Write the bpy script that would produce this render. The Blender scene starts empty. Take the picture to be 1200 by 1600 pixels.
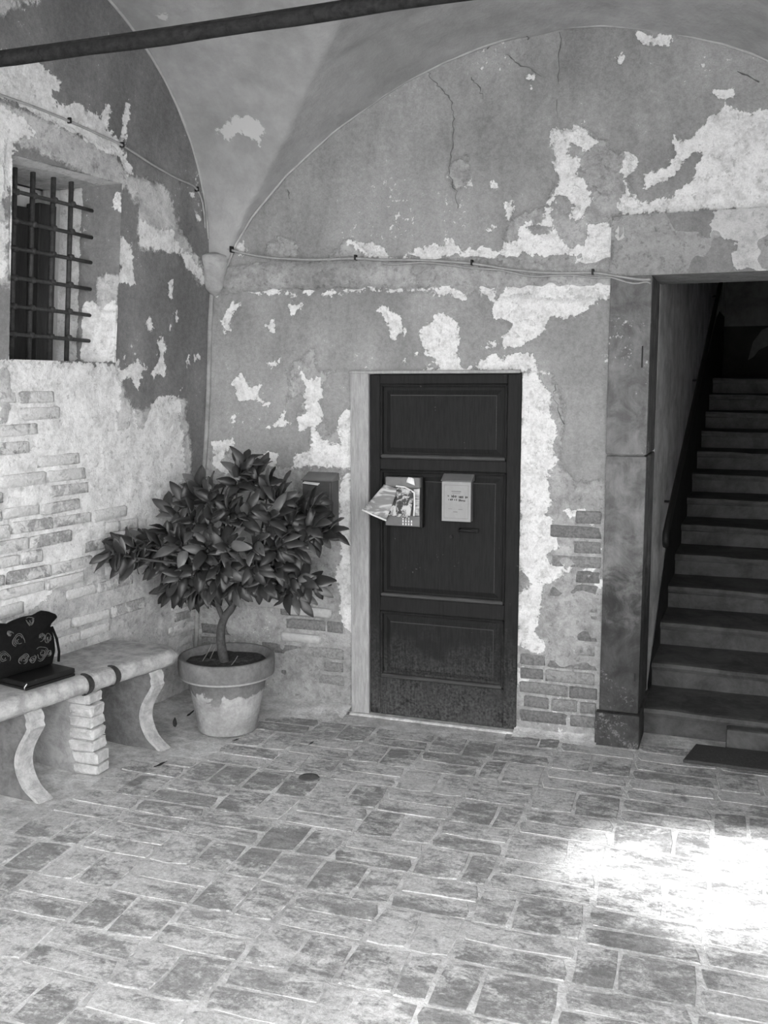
import bpy, bmesh, math, random
import numpy as np
from mathutils import Vector, Matrix
random.seed(7)
rng = np.random.default_rng(11)
S = bpy.context.scene
COL = S.collection

# ------------------------------------------------------------------ camera, sky, sun, exposure
cd = bpy.data.cameras.new('camera')
cam = bpy.data.objects.new('camera', cd)
COL.objects.link(cam)
cam.location = (0, 0, 1.75)
cam.rotation_euler = (math.radians(90 - 7.22), 0, math.radians(20.16))
cd.sensor_fit = 'VERTICAL'
cd.sensor_height = 36
cd.lens = 36 * 1540 / 1600
cd.clip_start = .05
S.camera = cam

w = bpy.data.worlds.new('sky')
S.world = w
w.use_nodes = True
bg = w.node_tree.nodes['Background']
bg.inputs[0].default_value = (.9, .9, .9, 1)
bg.inputs[1].default_value = 1.3

SUN = Vector((.3, 1.45, -1)).normalized()
sd_ = bpy.data.lights.new('sun', 'SUN')
sd_.energy = 2.1
sd_.angle = math.radians(1.2)
sun = bpy.data.objects.new('sun', sd_)
COL.objects.link(sun)
sun.rotation_euler = SUN.to_track_quat('-Z', 'Y').to_euler()
sun.location = (-3, -6, 9)

vs = S.view_settings
vs.view_transform = 'Standard'
vs.look = 'None'
vs.gamma = 1
vs.use_curve_mapping = False
vs.exposure = 2.88

# ------------------------------------------------------------------ traced wear outlines, metres on the walls
LIME_BACK = [[(-0.93,2.961),(-0.81,2.951),(-0.75,2.924),(-0.705,2.884),(-0.748,2.845),(-0.838,2.881),(-0.844,2.838),(-0.791,2.805),(-0.797,2.748),(-0.743,2.671),(-0.727,2.627),(-0.741,2.569),(-0.799,2.529),(-0.845,2.546),(-0.824,2.604),(-0.847,2.642),(-0.885,2.651),(-0.938,2.633),(-0.953,2.597),(-0.952,2.537),(-1.044,2.528),(-0.997,2.48),(-0.889,2.49),(-0.857,2.414),(-0.736,2.408),(-0.795,2.367),(-0.917,2.372),(-1.042,2.393),(-1.104,2.35),(-1.152,2.398),(-1.137,2.442),(-1.074,2.462),(-1.059,2.506),(-0.92,2.506),(-0.887,2.739),(-0.919,2.829)],[(-0.586,2.789),(-0.572,2.817),(-0.535,2.8),(-0.54,2.729),(-0.568,2.703),(-0.552,2.644),(-0.522,2.585),(-0.492,2.548),(-0.592,2.532),(-0.616,2.591),(-0.589,2.661),(-0.599,2.748)],[(-0.739,2.511),(-0.651,2.521),(-0.627,2.476),(-0.624,2.359),(-0.659,2.287),(-0.763,2.276),(-0.854,2.295),(-0.765,2.365),(-0.752,2.424)],[(-1.14,2.623),(-1.108,2.636),(-1.084,2.59),(-1.123,2.547),(-1.147,2.563)],[(-0.147,2.989),(-0.052,2.953),(0.027,2.952),(0.146,2.895),(0.287,2.882),(0.306,2.501),(-0.088,2.531),(-0.406,2.542),(-0.506,2.548),(-0.536,2.593),(-0.465,2.599),(-0.366,2.618),(-0.325,2.644),(-0.285,2.683),(-0.247,2.764),(-0.255,2.806),(-0.316,2.769),(-0.342,2.708),(-0.397,2.684),(-0.481,2.654),(-0.504,2.719),(-0.44,2.722),(-0.364,2.759),(-0.359,2.8),(-0.382,2.858),(-0.369,2.878),(-0.305,2.859),(-0.226,2.928),(-0.214,2.968)],[(-1.18,2.17),(-1.102,2.259),(-1.008,2.28),(-0.885,2.275),(-0.62,2.265),(-0.617,2.168),(-0.685,2.155),(-0.774,2.098),(-0.849,2.069),(-0.905,2.086),(-0.941,2.011),(-1.034,1.951),(-1.129,1.937),(-1.21,1.985),(-1.242,1.938),(-1.177,1.937),(-1.13,2.014),(-1.099,2.06),(-1.163,2.077),(-1.202,2.108)],[(-1.466,2.256),(-1.36,2.221),(-1.32,2.174),(-1.409,2.192)],[(-1.278,2.234),(-1.182,2.262),(-1.196,2.17),(-1.245,2.202)],[(-2.71,2.112),(-2.636,2.212),(-2.578,2.182),(-2.637,2.156),(-2.651,2.088),(-2.633,2.048),(-2.685,2.037)],[(-2.452,2.078),(-2.394,2.11),(-2.376,2.071),(-2.389,2.032),(-2.421,2.049)],[(-2.306,2.18),(-2.219,2.195),(-2.231,2.167),(-2.281,2.136)],[(-1.8,2.15),(-1.776,2.16),(-1.684,2.099),(-1.649,2.056),(-1.649,2.024),(-1.684,2.014),(-1.707,1.977),(-1.73,1.993),(-1.73,2.041),(-1.759,2.08)],[(-1.581,2.012),(-1.536,2.064),(-1.469,2.115),(-1.447,2.125),(-1.425,2.104),(-1.38,2.071),(-1.357,1.997),(-1.379,1.935),(-1.356,1.871),(-1.367,1.84),(-1.478,1.84),(-1.501,1.894),(-1.524,1.915),(-1.575,1.991)],[(-2.442,1.88),(-2.36,1.902),(-2.354,1.874),(-2.411,1.846)],[(-2.665,1.773),(-2.585,1.819),(-2.567,1.773),(-2.541,1.75),(-2.477,1.761),(-2.484,1.71),(-2.427,1.658),(-2.466,1.658),(-2.543,1.681),(-2.621,1.675),(-2.633,1.727)],[(-2.448,1.532),(-2.377,1.584),(-2.332,1.619),(-2.339,1.573),(-2.295,1.557),(-2.403,1.527)],[(-2.656,1.581),(-2.629,1.605),(-2.637,1.57),(-2.624,1.553),(-2.65,1.558)],[(-2.247,1.856),(-2.198,1.789),(-2.124,1.8),(-2.113,1.688),(-2.138,1.677),(-2.101,1.61),(-2.114,1.565),(-2.151,1.542),(-2.127,1.497),(-2.078,1.441),(-2.005,1.454),(-2.016,1.532),(-2.028,1.566),(-1.991,1.633),(-1.919,1.611),(-1.92,1.321),(-2.018,1.329),(-2.279,1.322),(-2.291,1.368),(-2.253,1.392),(-2.177,1.428),(-2.164,1.473),(-2.189,1.53),(-2.252,1.506),(-2.251,1.574),(-2.213,1.609),(-2.237,1.699),(-2.211,1.744)],[(-2.773,1.439),(-2.665,1.476),(-2.626,1.442),(-2.693,1.393),(-2.735,1.345),(-2.656,1.276),(-2.71,1.263),(-2.775,1.332)],[(-2.471,1.352),(-2.444,1.399),(-2.38,1.389),(-2.394,1.307),(-2.458,1.317)],[(-1.701,1.885),(-1.661,1.895),(-1.643,1.874),(-1.684,1.863)],[(-1.638,1.927),(-1.524,1.926),(-1.535,1.915),(-1.592,1.905)],[(-1.704,1.885),(-1.65,1.897),(-1.643,1.872),(-1.69,1.86)],[(-1.558,1.958),(-1.44,1.92),(-1.382,1.931),(-1.349,1.845),(-1.285,1.857),(-1.235,1.893),(-1.185,1.911),(-1.135,1.892),(-1.085,1.916),(-1.012,1.933),(-0.962,1.861),(-0.986,1.849),(-0.913,1.816),(-1.034,1.825),(-1.336,1.826),(-1.465,1.826),(-1.583,1.828),(-1.531,1.859),(-1.465,1.852),(-1.518,1.921)],[(-1.044,1.819),(-0.985,1.821),(-0.948,1.771),(-0.904,1.723),(-0.897,1.651),(-0.914,1.591),(-0.871,1.555),(-0.887,1.471),(-0.867,1.398),(-0.909,1.348),(-0.901,1.251),(-0.887,1.202),(-0.91,1.127),(-0.847,1.032),(-0.869,0.944),(-0.918,0.903),(-0.819,0.885),(-0.818,0.816),(-0.891,0.786),(-0.991,0.792),(-1.016,0.822),(-1.054,0.807),(-1.053,1.096),(-1.049,1.589)],[(-1.059,0.717),(-0.99,0.76),(-0.928,0.777),(-0.926,0.689),(-0.937,0.6),(-0.961,0.534),(-0.909,0.462),(-0.908,0.43),(-0.984,0.423),(-1.054,0.462)],[(-1.059,0.345),(-1.008,0.35),(-0.975,0.301),(-1.006,0.259),(-0.974,0.243),(-1.051,0.235),(-1.064,0.292)],[(-0.813,1.144),(-0.729,1.16),(-0.728,1.123),(-0.8,1.126)],[(-0.715,1.1),(-0.668,1.108),(-0.691,1.076)],[(-0.688,0.979),(-0.653,0.987),(-0.658,0.95)],[(-0.813,0.866),(-0.77,0.875),(-0.775,0.844),(-0.806,0.838)],[(-0.734,0.871),(-0.662,0.876),(-0.697,0.849)],[(-0.756,0.796),(-0.732,0.81),(-0.713,0.78),(-0.743,0.753)],[(-0.672,0.814),(-0.636,0.816),(-0.641,0.785)],[(-0.654,1.899),(-0.625,1.905),(-0.618,1.87),(-0.636,1.87)],[(-2.018,1.278),(-1.923,1.315),(-1.937,0.452),(-1.956,0.45),(-2.004,0.464),(-2.03,0.55),(-2.022,0.638),(-2.036,0.743),(-2.002,0.849),(-2.019,1.056)],[(-2.295,2.397),(-2.229,2.388),(-2.065,2.387),(-2.072,2.365),(-2.192,2.363),(-2.248,2.356),(-2.292,2.367)],[(-2.619,2.521),(-2.572,2.532),(-2.535,2.49),(-2.535,2.457),(-2.605,2.44)],[(-1.957,2.489),(-1.834,2.492),(-1.73,2.424),(-1.628,2.391),(-1.645,2.373),(-1.765,2.387),(-1.869,2.414)],[(-1.628,2.419),(-1.577,2.448),(-1.461,2.458),(-1.411,2.486),(-1.362,2.423),(-1.427,2.379),(-1.56,2.376)],[(-1.361,2.407),(-1.264,2.433),(-1.168,2.398),(-1.199,2.369),(-1.328,2.375)],[(-1.628,2.378),(-1.427,2.364),(-1.231,2.331),(-1.103,2.32),(-1.119,2.296),(-1.361,2.33),(-1.594,2.355)],[(-0.235,3.167),(-0.195,3.177),(-0.187,3.153),(-0.221,3.152)],[(-0.197,3.055),(-0.116,3.051),(-0.122,3.027),(-0.182,3.026)],[(-0.559,3.34),(-0.489,3.325),(-0.405,3.315),(-0.39,3.286),(-0.459,3.267),(-0.53,3.288)],[(-0.635,3.245),(-0.607,3.255),(-0.591,3.212),(-0.62,3.208)],[(-1.049,3.211),(-1.018,3.215),(-1.025,3.136),(-1.033,3.173)],[(-1.204,2.732),(-1.189,2.723),(-1.185,2.698),(-1.204,2.71)],[(-1.317,2.777),(-1.285,2.783),(-1.308,2.717),(-1.34,2.719)],[(-1.249,2.512),(-1.194,2.521),(-1.209,2.499)],[(-2.739,2.259),(-2.686,2.279),(-2.687,2.264),(-2.74,2.243)],[(-2.686,2.279),(-2.582,2.285),(-2.583,2.26),(-2.687,2.255)],[(-2.582,2.285),(-2.493,2.277),(-2.494,2.244),(-2.583,2.269)],[(-2.493,2.277),(-2.417,2.266),(-2.417,2.25),(-2.493,2.253)],[(-2.417,2.266),(-2.329,2.258),(-2.33,2.233),(-2.417,2.25)],[(-2.329,2.258),(-2.255,2.241),(-2.256,2.208),(-2.33,2.233)],[(-2.255,2.241),(-2.193,2.265),(-2.193,2.25),(-2.255,2.225)],[(-2.193,2.265),(-2.144,2.263),(-2.145,2.239),(-2.194,2.241)],[(-2.144,2.263),(-2.096,2.244),(-2.096,2.212),(-2.145,2.248)],[(-2.096,2.244),(-2.0,2.237),(-2.0,2.222),(-2.096,2.22)],[(-2.0,2.237),(-1.964,2.264),(-1.964,2.24),(-2.0,2.222)],[(-1.964,2.264),(-1.881,2.269),(-1.881,2.236),(-1.964,2.24)],[(-1.881,2.269),(-1.811,2.244),(-1.811,2.229),(-1.881,2.254)],[(-1.811,2.244),(-1.765,2.253),(-1.765,2.229),(-1.811,2.22)],[(-1.765,2.253),(-1.696,2.25),(-1.696,2.219),(-1.765,2.238)],[(-1.696,2.25),(-1.593,2.241),(-1.593,2.226),(-1.696,2.227)],[(-1.593,2.241),(-1.515,2.251),(-1.515,2.228),(-1.593,2.226)],[(-1.515,2.251),(-1.426,2.225),(-1.425,2.193),(-1.515,2.228)]]
RAW_BACK = [[(-0.93,2.961),(-0.75,2.938),(-0.571,2.803),(-0.522,2.585),(-0.621,2.519),(-0.619,2.183),(-1.261,2.203),(-1.328,2.298),(-1.136,2.382),(-1.138,2.548),(-0.953,2.612),(-0.894,2.725)],[(-2.222,1.934),(-2.19,1.956),(-2.16,1.945),(-2.136,1.856),(-2.039,1.838),(-2.1,1.789),(-2.113,1.688),(-2.078,1.498),(-1.919,1.611),(-1.92,1.31),(-2.279,1.322),(-2.177,1.428),(-2.189,1.53),(-2.251,1.574),(-2.237,1.699),(-2.319,1.682),(-2.286,1.744),(-2.323,1.834)],[(-1.059,1.819),(-0.9,1.819),(-0.837,1.676),(-0.845,1.471),(-0.855,1.374),(-0.756,1.304),(-0.614,1.303),(-0.577,0.629),(-0.607,0.2),(-0.602,-0.003),(-1.078,-0.064),(-1.054,0.807)],[(-2.957,1.195),(-2.746,1.416),(-2.432,1.335),(-2.241,1.306),(-1.923,1.298),(-1.928,-0.028),(-3.039,-0.16)],[(-2.442,2.448),(-2.413,2.504),(-2.366,2.535),(-2.31,2.528),(-2.264,2.497),(-2.242,2.472),(-2.256,2.411),(-2.396,2.421)],[(-2.065,2.407),(-2.028,2.462),(-1.993,2.492),(-1.931,2.497),(-1.887,2.471),(-1.826,2.428),(-1.765,2.402),(-1.765,2.392)],[(-2.784,2.319),(-2.723,2.391),(-2.415,2.412),(-1.905,2.368),(-1.628,2.356),(-1.426,2.333),(-1.103,2.295),(-0.619,2.241),(-0.619,2.253),(-0.793,2.272),(-0.617,2.153),(-1.765,2.235),(-2.12,2.269),(-2.493,2.289)],[(-1.431,2.854),(-1.35,2.863),(-1.3,2.739),(-1.381,2.714),(-1.438,2.763)]]
LIME_LEFT = [[(1.9,2.996),(3.557,3.101),(3.683,3.046),(3.685,3.007),(3.631,2.993),(3.66,2.949),(3.779,2.991),(3.919,2.956),(3.965,3.05),(3.998,3.016),(3.982,2.929),(4.047,2.887),(4.076,2.95),(4.08,3.064),(4.112,3.086),(4.126,3.033),(4.08,2.865),(4.164,2.751),(4.119,2.75),(4.073,2.806),(3.904,2.835),(3.709,2.868),(3.528,2.891),(3.362,2.901),(1.9,2.903)],[(1.9,2.727),(3.362,2.877),(3.495,2.858),(3.549,2.794),(3.447,2.747),(3.441,2.682),(3.42,2.5),(1.9,2.463)],[(1.9,2.39),(3.405,2.421),(3.423,2.372),(3.394,2.213),(1.9,2.143)],[(4.22,2.552),(4.291,2.547),(4.461,2.54),(4.545,2.439),(4.624,2.432),(4.739,2.345),(4.771,2.298),(4.688,2.307),(4.52,2.428),(4.322,2.428),(4.228,2.432)],[(3.385,3.283),(3.549,3.337),(3.499,3.302),(3.417,3.279)],[(3.995,2.649),(4.058,2.674),(4.081,2.646),(4.017,2.638)],[(4.002,2.402),(4.086,2.462),(4.163,2.432),(4.184,2.333),(4.211,2.253),(4.06,2.249),(4.094,2.323),(4.069,2.37)],[(3.863,2.394),(3.903,2.409),(3.918,2.387),(3.891,2.386)],[(3.921,2.479),(3.948,2.497),(3.957,2.445),(3.93,2.432)],[(4.087,1.874),(4.146,1.907),(4.164,1.855),(4.24,1.888),(4.323,1.847),(4.248,1.76),(4.182,1.813),(4.126,1.707),(4.093,1.76)],[(4.444,2.285),(4.477,2.304),(4.489,2.257),(4.476,2.19),(4.45,2.21)],[(4.277,2.07),(4.308,2.093),(4.36,2.048),(4.312,2.029)],[(4.382,1.968),(4.42,2.013),(4.45,1.948),(4.451,1.805),(4.342,1.815),(4.403,1.892)],[(4.488,2.142),(4.532,2.14),(4.545,2.085),(4.519,2.078)],[(4.281,1.749),(4.329,1.76),(4.339,1.728),(4.298,1.722)],[(4.569,1.744),(4.604,1.749),(4.59,1.704)],[(4.683,1.922),(4.748,1.924),(4.75,1.895),(4.695,1.888)],[(4.621,1.886),(4.638,1.909),(4.652,1.841),(4.626,1.818)],[(4.46,2.058),(4.484,2.076),(4.487,2.038),(4.462,2.031)],[(3.99,2.653),(4.074,2.687),(4.105,2.663),(4.077,2.639),(4.019,2.639)],[(4.302,2.449),(4.351,2.45),(4.337,2.412),(4.312,2.419)],[(4.583,2.754),(4.628,2.757),(4.613,2.711),(4.586,2.723)],[(4.624,2.686),(4.674,2.628),(4.657,2.614),(4.617,2.663)],[(1.9,1.85),(3.595,1.875),(3.866,1.865),(4.083,1.857),(4.128,1.765),(4.103,1.641),(4.108,1.541),(4.185,1.55),(4.196,1.607),(4.222,1.638),(4.261,1.541),(4.315,1.604),(4.345,1.662),(4.407,1.707),(4.52,1.7),(4.583,1.692),(4.586,1.58),(4.631,1.475),(4.624,1.355),(4.668,1.264),(4.579,1.219),(4.644,1.072),(4.57,0.975),(4.218,0.955),(3.993,0.892),(3.745,0.809),(3.555,0.725),(1.9,0.742)]]
PAINT_LEFT = [[(4.115,1.77),(4.182,1.813),(4.248,1.76),(4.342,1.804),(4.46,1.799),(4.568,1.761),(4.519,1.704),(4.415,1.716),(4.337,1.629),(4.293,1.537),(4.257,1.598),(4.215,1.642),(4.181,1.557),(4.105,1.528),(4.101,1.602),(4.127,1.686)],[(4.116,1.895),(4.148,1.865),(4.165,1.834),(4.119,1.833)],[(3.386,1.831),(3.432,1.813),(3.44,1.722),(3.423,1.685),(3.442,1.62),(3.402,1.603),(3.389,1.686)]]
RAW_LEFT = [[(1.9,2.868),(3.362,2.901),(3.709,2.868),(4.028,2.84),(4.119,2.757),(4.325,2.75),(4.424,2.721),(4.509,2.578),(4.622,2.464),(4.798,2.317),(4.689,2.291),(4.519,2.436),(4.228,2.417),(4.193,2.623),(4.146,2.674),(4.112,2.683),(4.08,2.67),(3.911,2.69),(3.398,2.749),(3.428,2.164),(1.9,2.143)],[(1.9,3.214),(3.293,3.182),(3.549,3.337)],[(1.9,1.85),(4.083,1.857),(4.128,1.765),(4.227,1.638),(4.625,1.699),(4.717,1.207),(4.891,1.191),(5.001,-0.131),(1.9,0.402)]]
LIME_VAULT = [[(-2.582,4.524),(-2.486,4.513),(-2.437,4.49),(-2.361,4.479),(-2.291,4.499),(-2.291,4.525),(-2.333,4.565),(-2.388,4.561),(-2.438,4.535),(-2.526,4.55)],[(-2.585,4.035),(-2.508,4.028),(-2.536,4.052),(-2.585,4.056)]]
CRACKS = [[(-1.542,3.299),(-1.525,3.252),(-1.466,3.187),(-1.414,3.122),(-1.406,3.032),(-1.412,2.912),(-1.431,2.817),(-1.39,2.699),(-1.373,2.607)],[(-1.322,3.231),(-1.28,3.174),(-1.251,3.116)],[(-1.157,3.316),(-1.073,3.258),(-0.965,3.189)],[(-0.894,3.386),(-0.896,3.188),(-0.894,2.972)],[(-1.06,3.4),(-1.035,3.368)],[(-1.226,3.382),(-1.244,3.346)],[(-0.886,1.765),(-0.878,1.688),(-0.825,1.549)],[(-2.29,2.774),(-2.298,2.71)],[(-0.113,3.129),(0.008,3.068)]]
CABLE_BACK = [(-2.791,2.506),(-2.751,2.507),(-2.701,2.498),(-2.62,2.474),(-2.49,2.442),(-2.34,2.419),(-2.119,2.403),(-1.908,2.4),(-1.765,2.387),(-1.56,2.376),(-1.296,2.349),(-1.103,2.314),(-0.916,2.291),(-0.712,2.283),(-0.614,2.265),(-0.496,2.243),(-0.444,2.241)]
CABLE_LEFT = [(1.9,2.943),(3.361,2.913),(3.528,2.909),(3.726,2.898),(3.902,2.883),(4.061,2.867),(4.25,2.826),(4.444,2.793),(4.625,2.765),(4.694,2.637),(4.738,2.495)]
CROWN = [(-2.33,4.36,1.38),(-2.286,4.41,1.32),(-2.351,4.31,1.31),(-2.606,4.36,1.256),(-2.475,4.26,1.247),(-2.536,4.46,1.176),(-2.714,4.41,1.181),(-2.208,4.36,1.263),(-2.089,4.26,1.23),(-2.082,4.46,1.161),(-1.959,4.36,1.193),(-2.749,4.34,1.114),(-2.527,4.16,1.113),(-2.392,4.11,1.11),(-2.314,4.16,1.154),(-2.237,4.21,1.152),(-2.092,4.16,1.149),(-2.04,4.26,1.108),(-1.922,4.26,1.098),(-1.871,4.31,1.063),(-2.758,4.26,1.025),(-2.779,4.12,1.001),(-2.801,3.99,0.991),(-2.808,3.88,0.967),(-2.811,4.0,0.916),(-2.777,4.17,0.933),(-2.572,4.11,0.992),(-2.4,4.06,0.993),(-2.262,4.06,1.016),(-2.153,4.11,1.015),(-2.044,4.16,1.013),(-1.99,4.26,1.008),(-2.782,4.26,0.859),(-2.69,4.26,0.798),(-2.468,4.11,0.872),(-2.299,4.06,0.907),(-2.172,4.11,0.906),(-2.104,4.21,0.893),(-2.781,4.34,0.703),(-2.598,4.26,0.732),(-2.411,4.16,0.787),(-2.287,4.16,0.786),(-2.643,4.46,0.679),(-2.2,4.26,0.815),(-2.109,4.36,0.803),(-2.005,4.36,0.8),(-1.986,4.41,0.779),(-2.058,4.36,0.725),(-2.23,4.46,0.743)]

YB = 4.807
def LW(Y, z, n=0.):          # a point on (or n metres in front of) the leaning left wall
    return (-2.95 + .083 * z - .12 * (YB - Y) + n, Y, z)

# ------------------------------------------------------------------ helpers
def obj(name, mesh, mat=None, parent=None, smooth=False):
    o = bpy.data.objects.new(name, mesh)
    COL.objects.link(o)
    if mat is not None:
        mesh.materials.clear(); mesh.materials.append(mat)
    if parent is not None:
        o.parent = parent
    if smooth:
        mesh.polygons.foreach_set('use_smooth', [True] * len(mesh.polygons))
    return o
def empty(name, loc=(0, 0, 0), rz=0.):
    o = bpy.data.objects.new(name, None)
    COL.objects.link(o)
    o.location = loc; o.rotation_euler = (0, 0, rz)
    o.empty_display_size = .05
    return o
def tag(o, label, cat=None, group=None, kind=None):
    o['label'] = label
    if cat: o['category'] = cat
    if group: o['group'] = group
    if kind: o['kind'] = kind
    return o
class MB:
    def __init__(self): self.v = []; self.f = []
    def add(self, vs_, fs):
        b = len(self.v); self.v += [tuple(p) for p in vs_]; self.f += [tuple(b + i for i in f) for f in fs]
        return self
    def box(self, x0, x1, y0, y1, z0, z1):
        return self.add([(x0,y0,z0),(x1,y0,z0),(x1,y1,z0),(x0,y1,z0),(x0,y0,z1),(x1,y0,z1),(x1,y1,z1),(x0,y1,z1)],
                        [(3,2,1,0),(4,5,6,7),(0,1,5,4),(1,2,6,5),(2,3,7,6),(3,0,4,7)])
    def hexa(self, p):       # 8 points ordered as in box
        return self.add(p, [(3,2,1,0),(4,5,6,7),(0,1,5,4),(1,2,6,5),(2,3,7,6),(3,0,4,7)])
    def tube(self, pts, r, n=8, cap=True):
        pts = [Vector(p) for p in pts]; m = len(pts)
        rr = r if isinstance(r, (list, tuple)) else [r] * m
        rings = []; up = None
        for i, p in enumerate(pts):
            t = (pts[min(i + 1, m - 1)] - pts[max(i - 1, 0)]).normalized()
            if up is None: up = t.orthogonal().normalized()
            up = (up - t * up.dot(t)).normalized()
            s = t.cross(up)
            rings.append([p + (up * math.cos(2*math.pi*k/n) + s * math.sin(2*math.pi*k/n)) * rr[i] for k in range(n)])
        vs_ = [q for R in rings for q in R]; fs = []
        for i in range(m - 1):
            for k in range(n):
                fs.append((i*n+k, i*n+(k+1)%n, (i+1)*n+(k+1)%n, (i+1)*n+k))
        if cap: fs += [tuple(range(n))[::-1], tuple((m-1)*n+k for k in range(n))]
        return self.add(vs_, fs)
    def lathe(self, prof, n=40, c=(0,0,0)):
        vs_ = [(c[0]+r*math.cos(2*math.pi*k/n), c[1]+r*math.sin(2*math.pi*k/n), c[2]+z) for r, z in prof for k in range(n)]
        fs = [(i*n+k, i*n+(k+1)%n, (i+1)*n+(k+1)%n, (i+1)*n+k) for i in range(len(prof)-1) for k in range(n)]
        return self.add(vs_, fs)
    def prism(self, poly, a, b, place):     # poly of (u,v); place(u,v,w) -> point
        n = len(poly)
        vs_ = [place(u, v, a) for u, v in poly] + [place(u, v, b) for u, v in poly]
        fs = [tuple(range(n))[::-1], tuple(range(n, 2*n))] + [(i, (i+1) % n, n+(i+1) % n, n+i) for i in range(n)]
        return self.add(vs_, fs)
    def mesh(self, name='mesh', bevel=0., seg=1):
        me = bpy.data.meshes.new(name)
        me.from_pydata(self.v, [], self.f); me.validate(); me.update()
        bm = bmesh.new(); bm.from_mesh(me)
        bmesh.ops.recalc_face_normals(bm, faces=bm.faces)
        if bevel: bmesh.ops.bevel(bm, geom=bm.edges[:], offset=bevel, segments=seg, affect='EDGES', profile=.6, clamp_overlap=True)
        bm.to_mesh(me); bm.free()
        return me
    def build(self, name, mat, parent=None, smooth=False, bevel=0., seg=1):
        return obj(name, self.mesh(name, bevel, seg), mat, parent, smooth)
def box(name, mat, parent, x0, x1, y0, y1, z0, z1, bevel=.003, seg=1):
    return MB().box(x0, x1, y0, y1, z0, z1).build(name, mat, parent, bevel=bevel, seg=seg)

# ------------------------------------------------------------------ materials (the photograph is black and white)
class NT:
    def __init__(self, name):
        self.m = bpy.data.materials.new(name); self.m.use_nodes = True
        self.t = self.m.node_tree; self.b = self.t.nodes['Principled BSDF']
        self.geo = None
    def n(self, t, **k):
        x = self.t.nodes.new(t)
        for a, b in k.items(): setattr(x, a, b)
        return x
    def l(self, a, b): self.t.links.new(a, b)
    def pos(self):
        if self.geo is None: self.geo = self.n('ShaderNodeNewGeometry')
        return self.geo.outputs['Position']
    def noise(self, scale, detail=4, rough=.55, dist=0., stretch=None, vec=None):
        x = self.n('ShaderNodeTexNoise'); x.inputs['Scale'].default_value = scale; x.inputs['Detail'].default_value = detail
        x.inputs['Roughness'].default_value = rough; x.inputs['Distortion'].default_value = dist
        v = vec or self.pos()
        if stretch:
            mp = self.n('ShaderNodeMapping'); mp.inputs['Scale'].default_value = stretch; self.l(v, mp.inputs['Vector']); v = mp.outputs[0]
        self.l(v, x.inputs['Vector'])
        return x.outputs[0]
    def math(self, op, a, b=None, c=None, clamp=False):
        x = self.n('ShaderNodeMath', operation=op); x.use_clamp = clamp
        for i, v in enumerate((a, b, c)):
            if v is None: continue
            if isinstance(v, (int, float)): x.inputs[i].default_value = v
            else: self.l(v, x.inputs[i])
        return x.outputs[0]
    def step(self, v, lo, hi, a=0., b=1.):
        x = self.n('ShaderNodeMapRange', interpolation_type='SMOOTHSTEP')
        x.inputs[1].default_value = lo; x.inputs[2].default_value = hi; x.inputs[3].default_value = a; x.inputs[4].default_value = b
        self.l(v, x.inputs[0]); return x.outputs[0]
    def mix(self, f, a, b):
        x = self.n('ShaderNodeMix', data_type='FLOAT')
        for i, v in zip((0, 2, 3), (f, a, b)):
            if isinstance(v, (int, float)): x.inputs[i].default_value = v
            else: self.l(v, x.inputs[i])
        return x.outputs[0]
    def attr(self, name):
        x = self.n('ShaderNodeAttribute'); x.attribute_name = name; return x.outputs['Fac']
    def rnd(self):
        x = self.n('ShaderNodeObjectInfo'); return x.outputs['Random']
    def color(self, v, warm=0.):
        x = self.n('ShaderNodeCombineColor')
        for i in range(3):
            self.l(v, x.inputs[i])
        self.l(x.outputs[0], self.b.inputs['Base Color'])
    def bump(self, h, dist=.003, strength=1.):
        x = self.n('ShaderNodeBump'); x.inputs['Distance'].default_value = dist; x.inputs['Strength'].default_value = strength
        self.l(h, x.inputs['Height']); self.l(x.outputs[0], self.b.inputs['Normal'])
    def fin(self, rough=.9, spec=.2, metal=0.):
        self.b.inputs['Roughness'].default_value = rough; self.b.inputs['Specular IOR Level'].default_value = spec
        self.b.inputs['Metallic'].default_value = metal
        return self.m
def plain(name, v, rough=.7, var=.15, scale=30, spec=.3, metal=0., bump=.001, stretch=None):
    k = NT(name)
    n = k.noise(scale, 9, .74, .3, stretch=stretch)
    k.color(k.mix(k.step(n, .3, .7), v * (1 - var), v * (1 + var)))
    if bump: k.bump(n, bump)
    return k.fin(rough, spec, metal)

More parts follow.
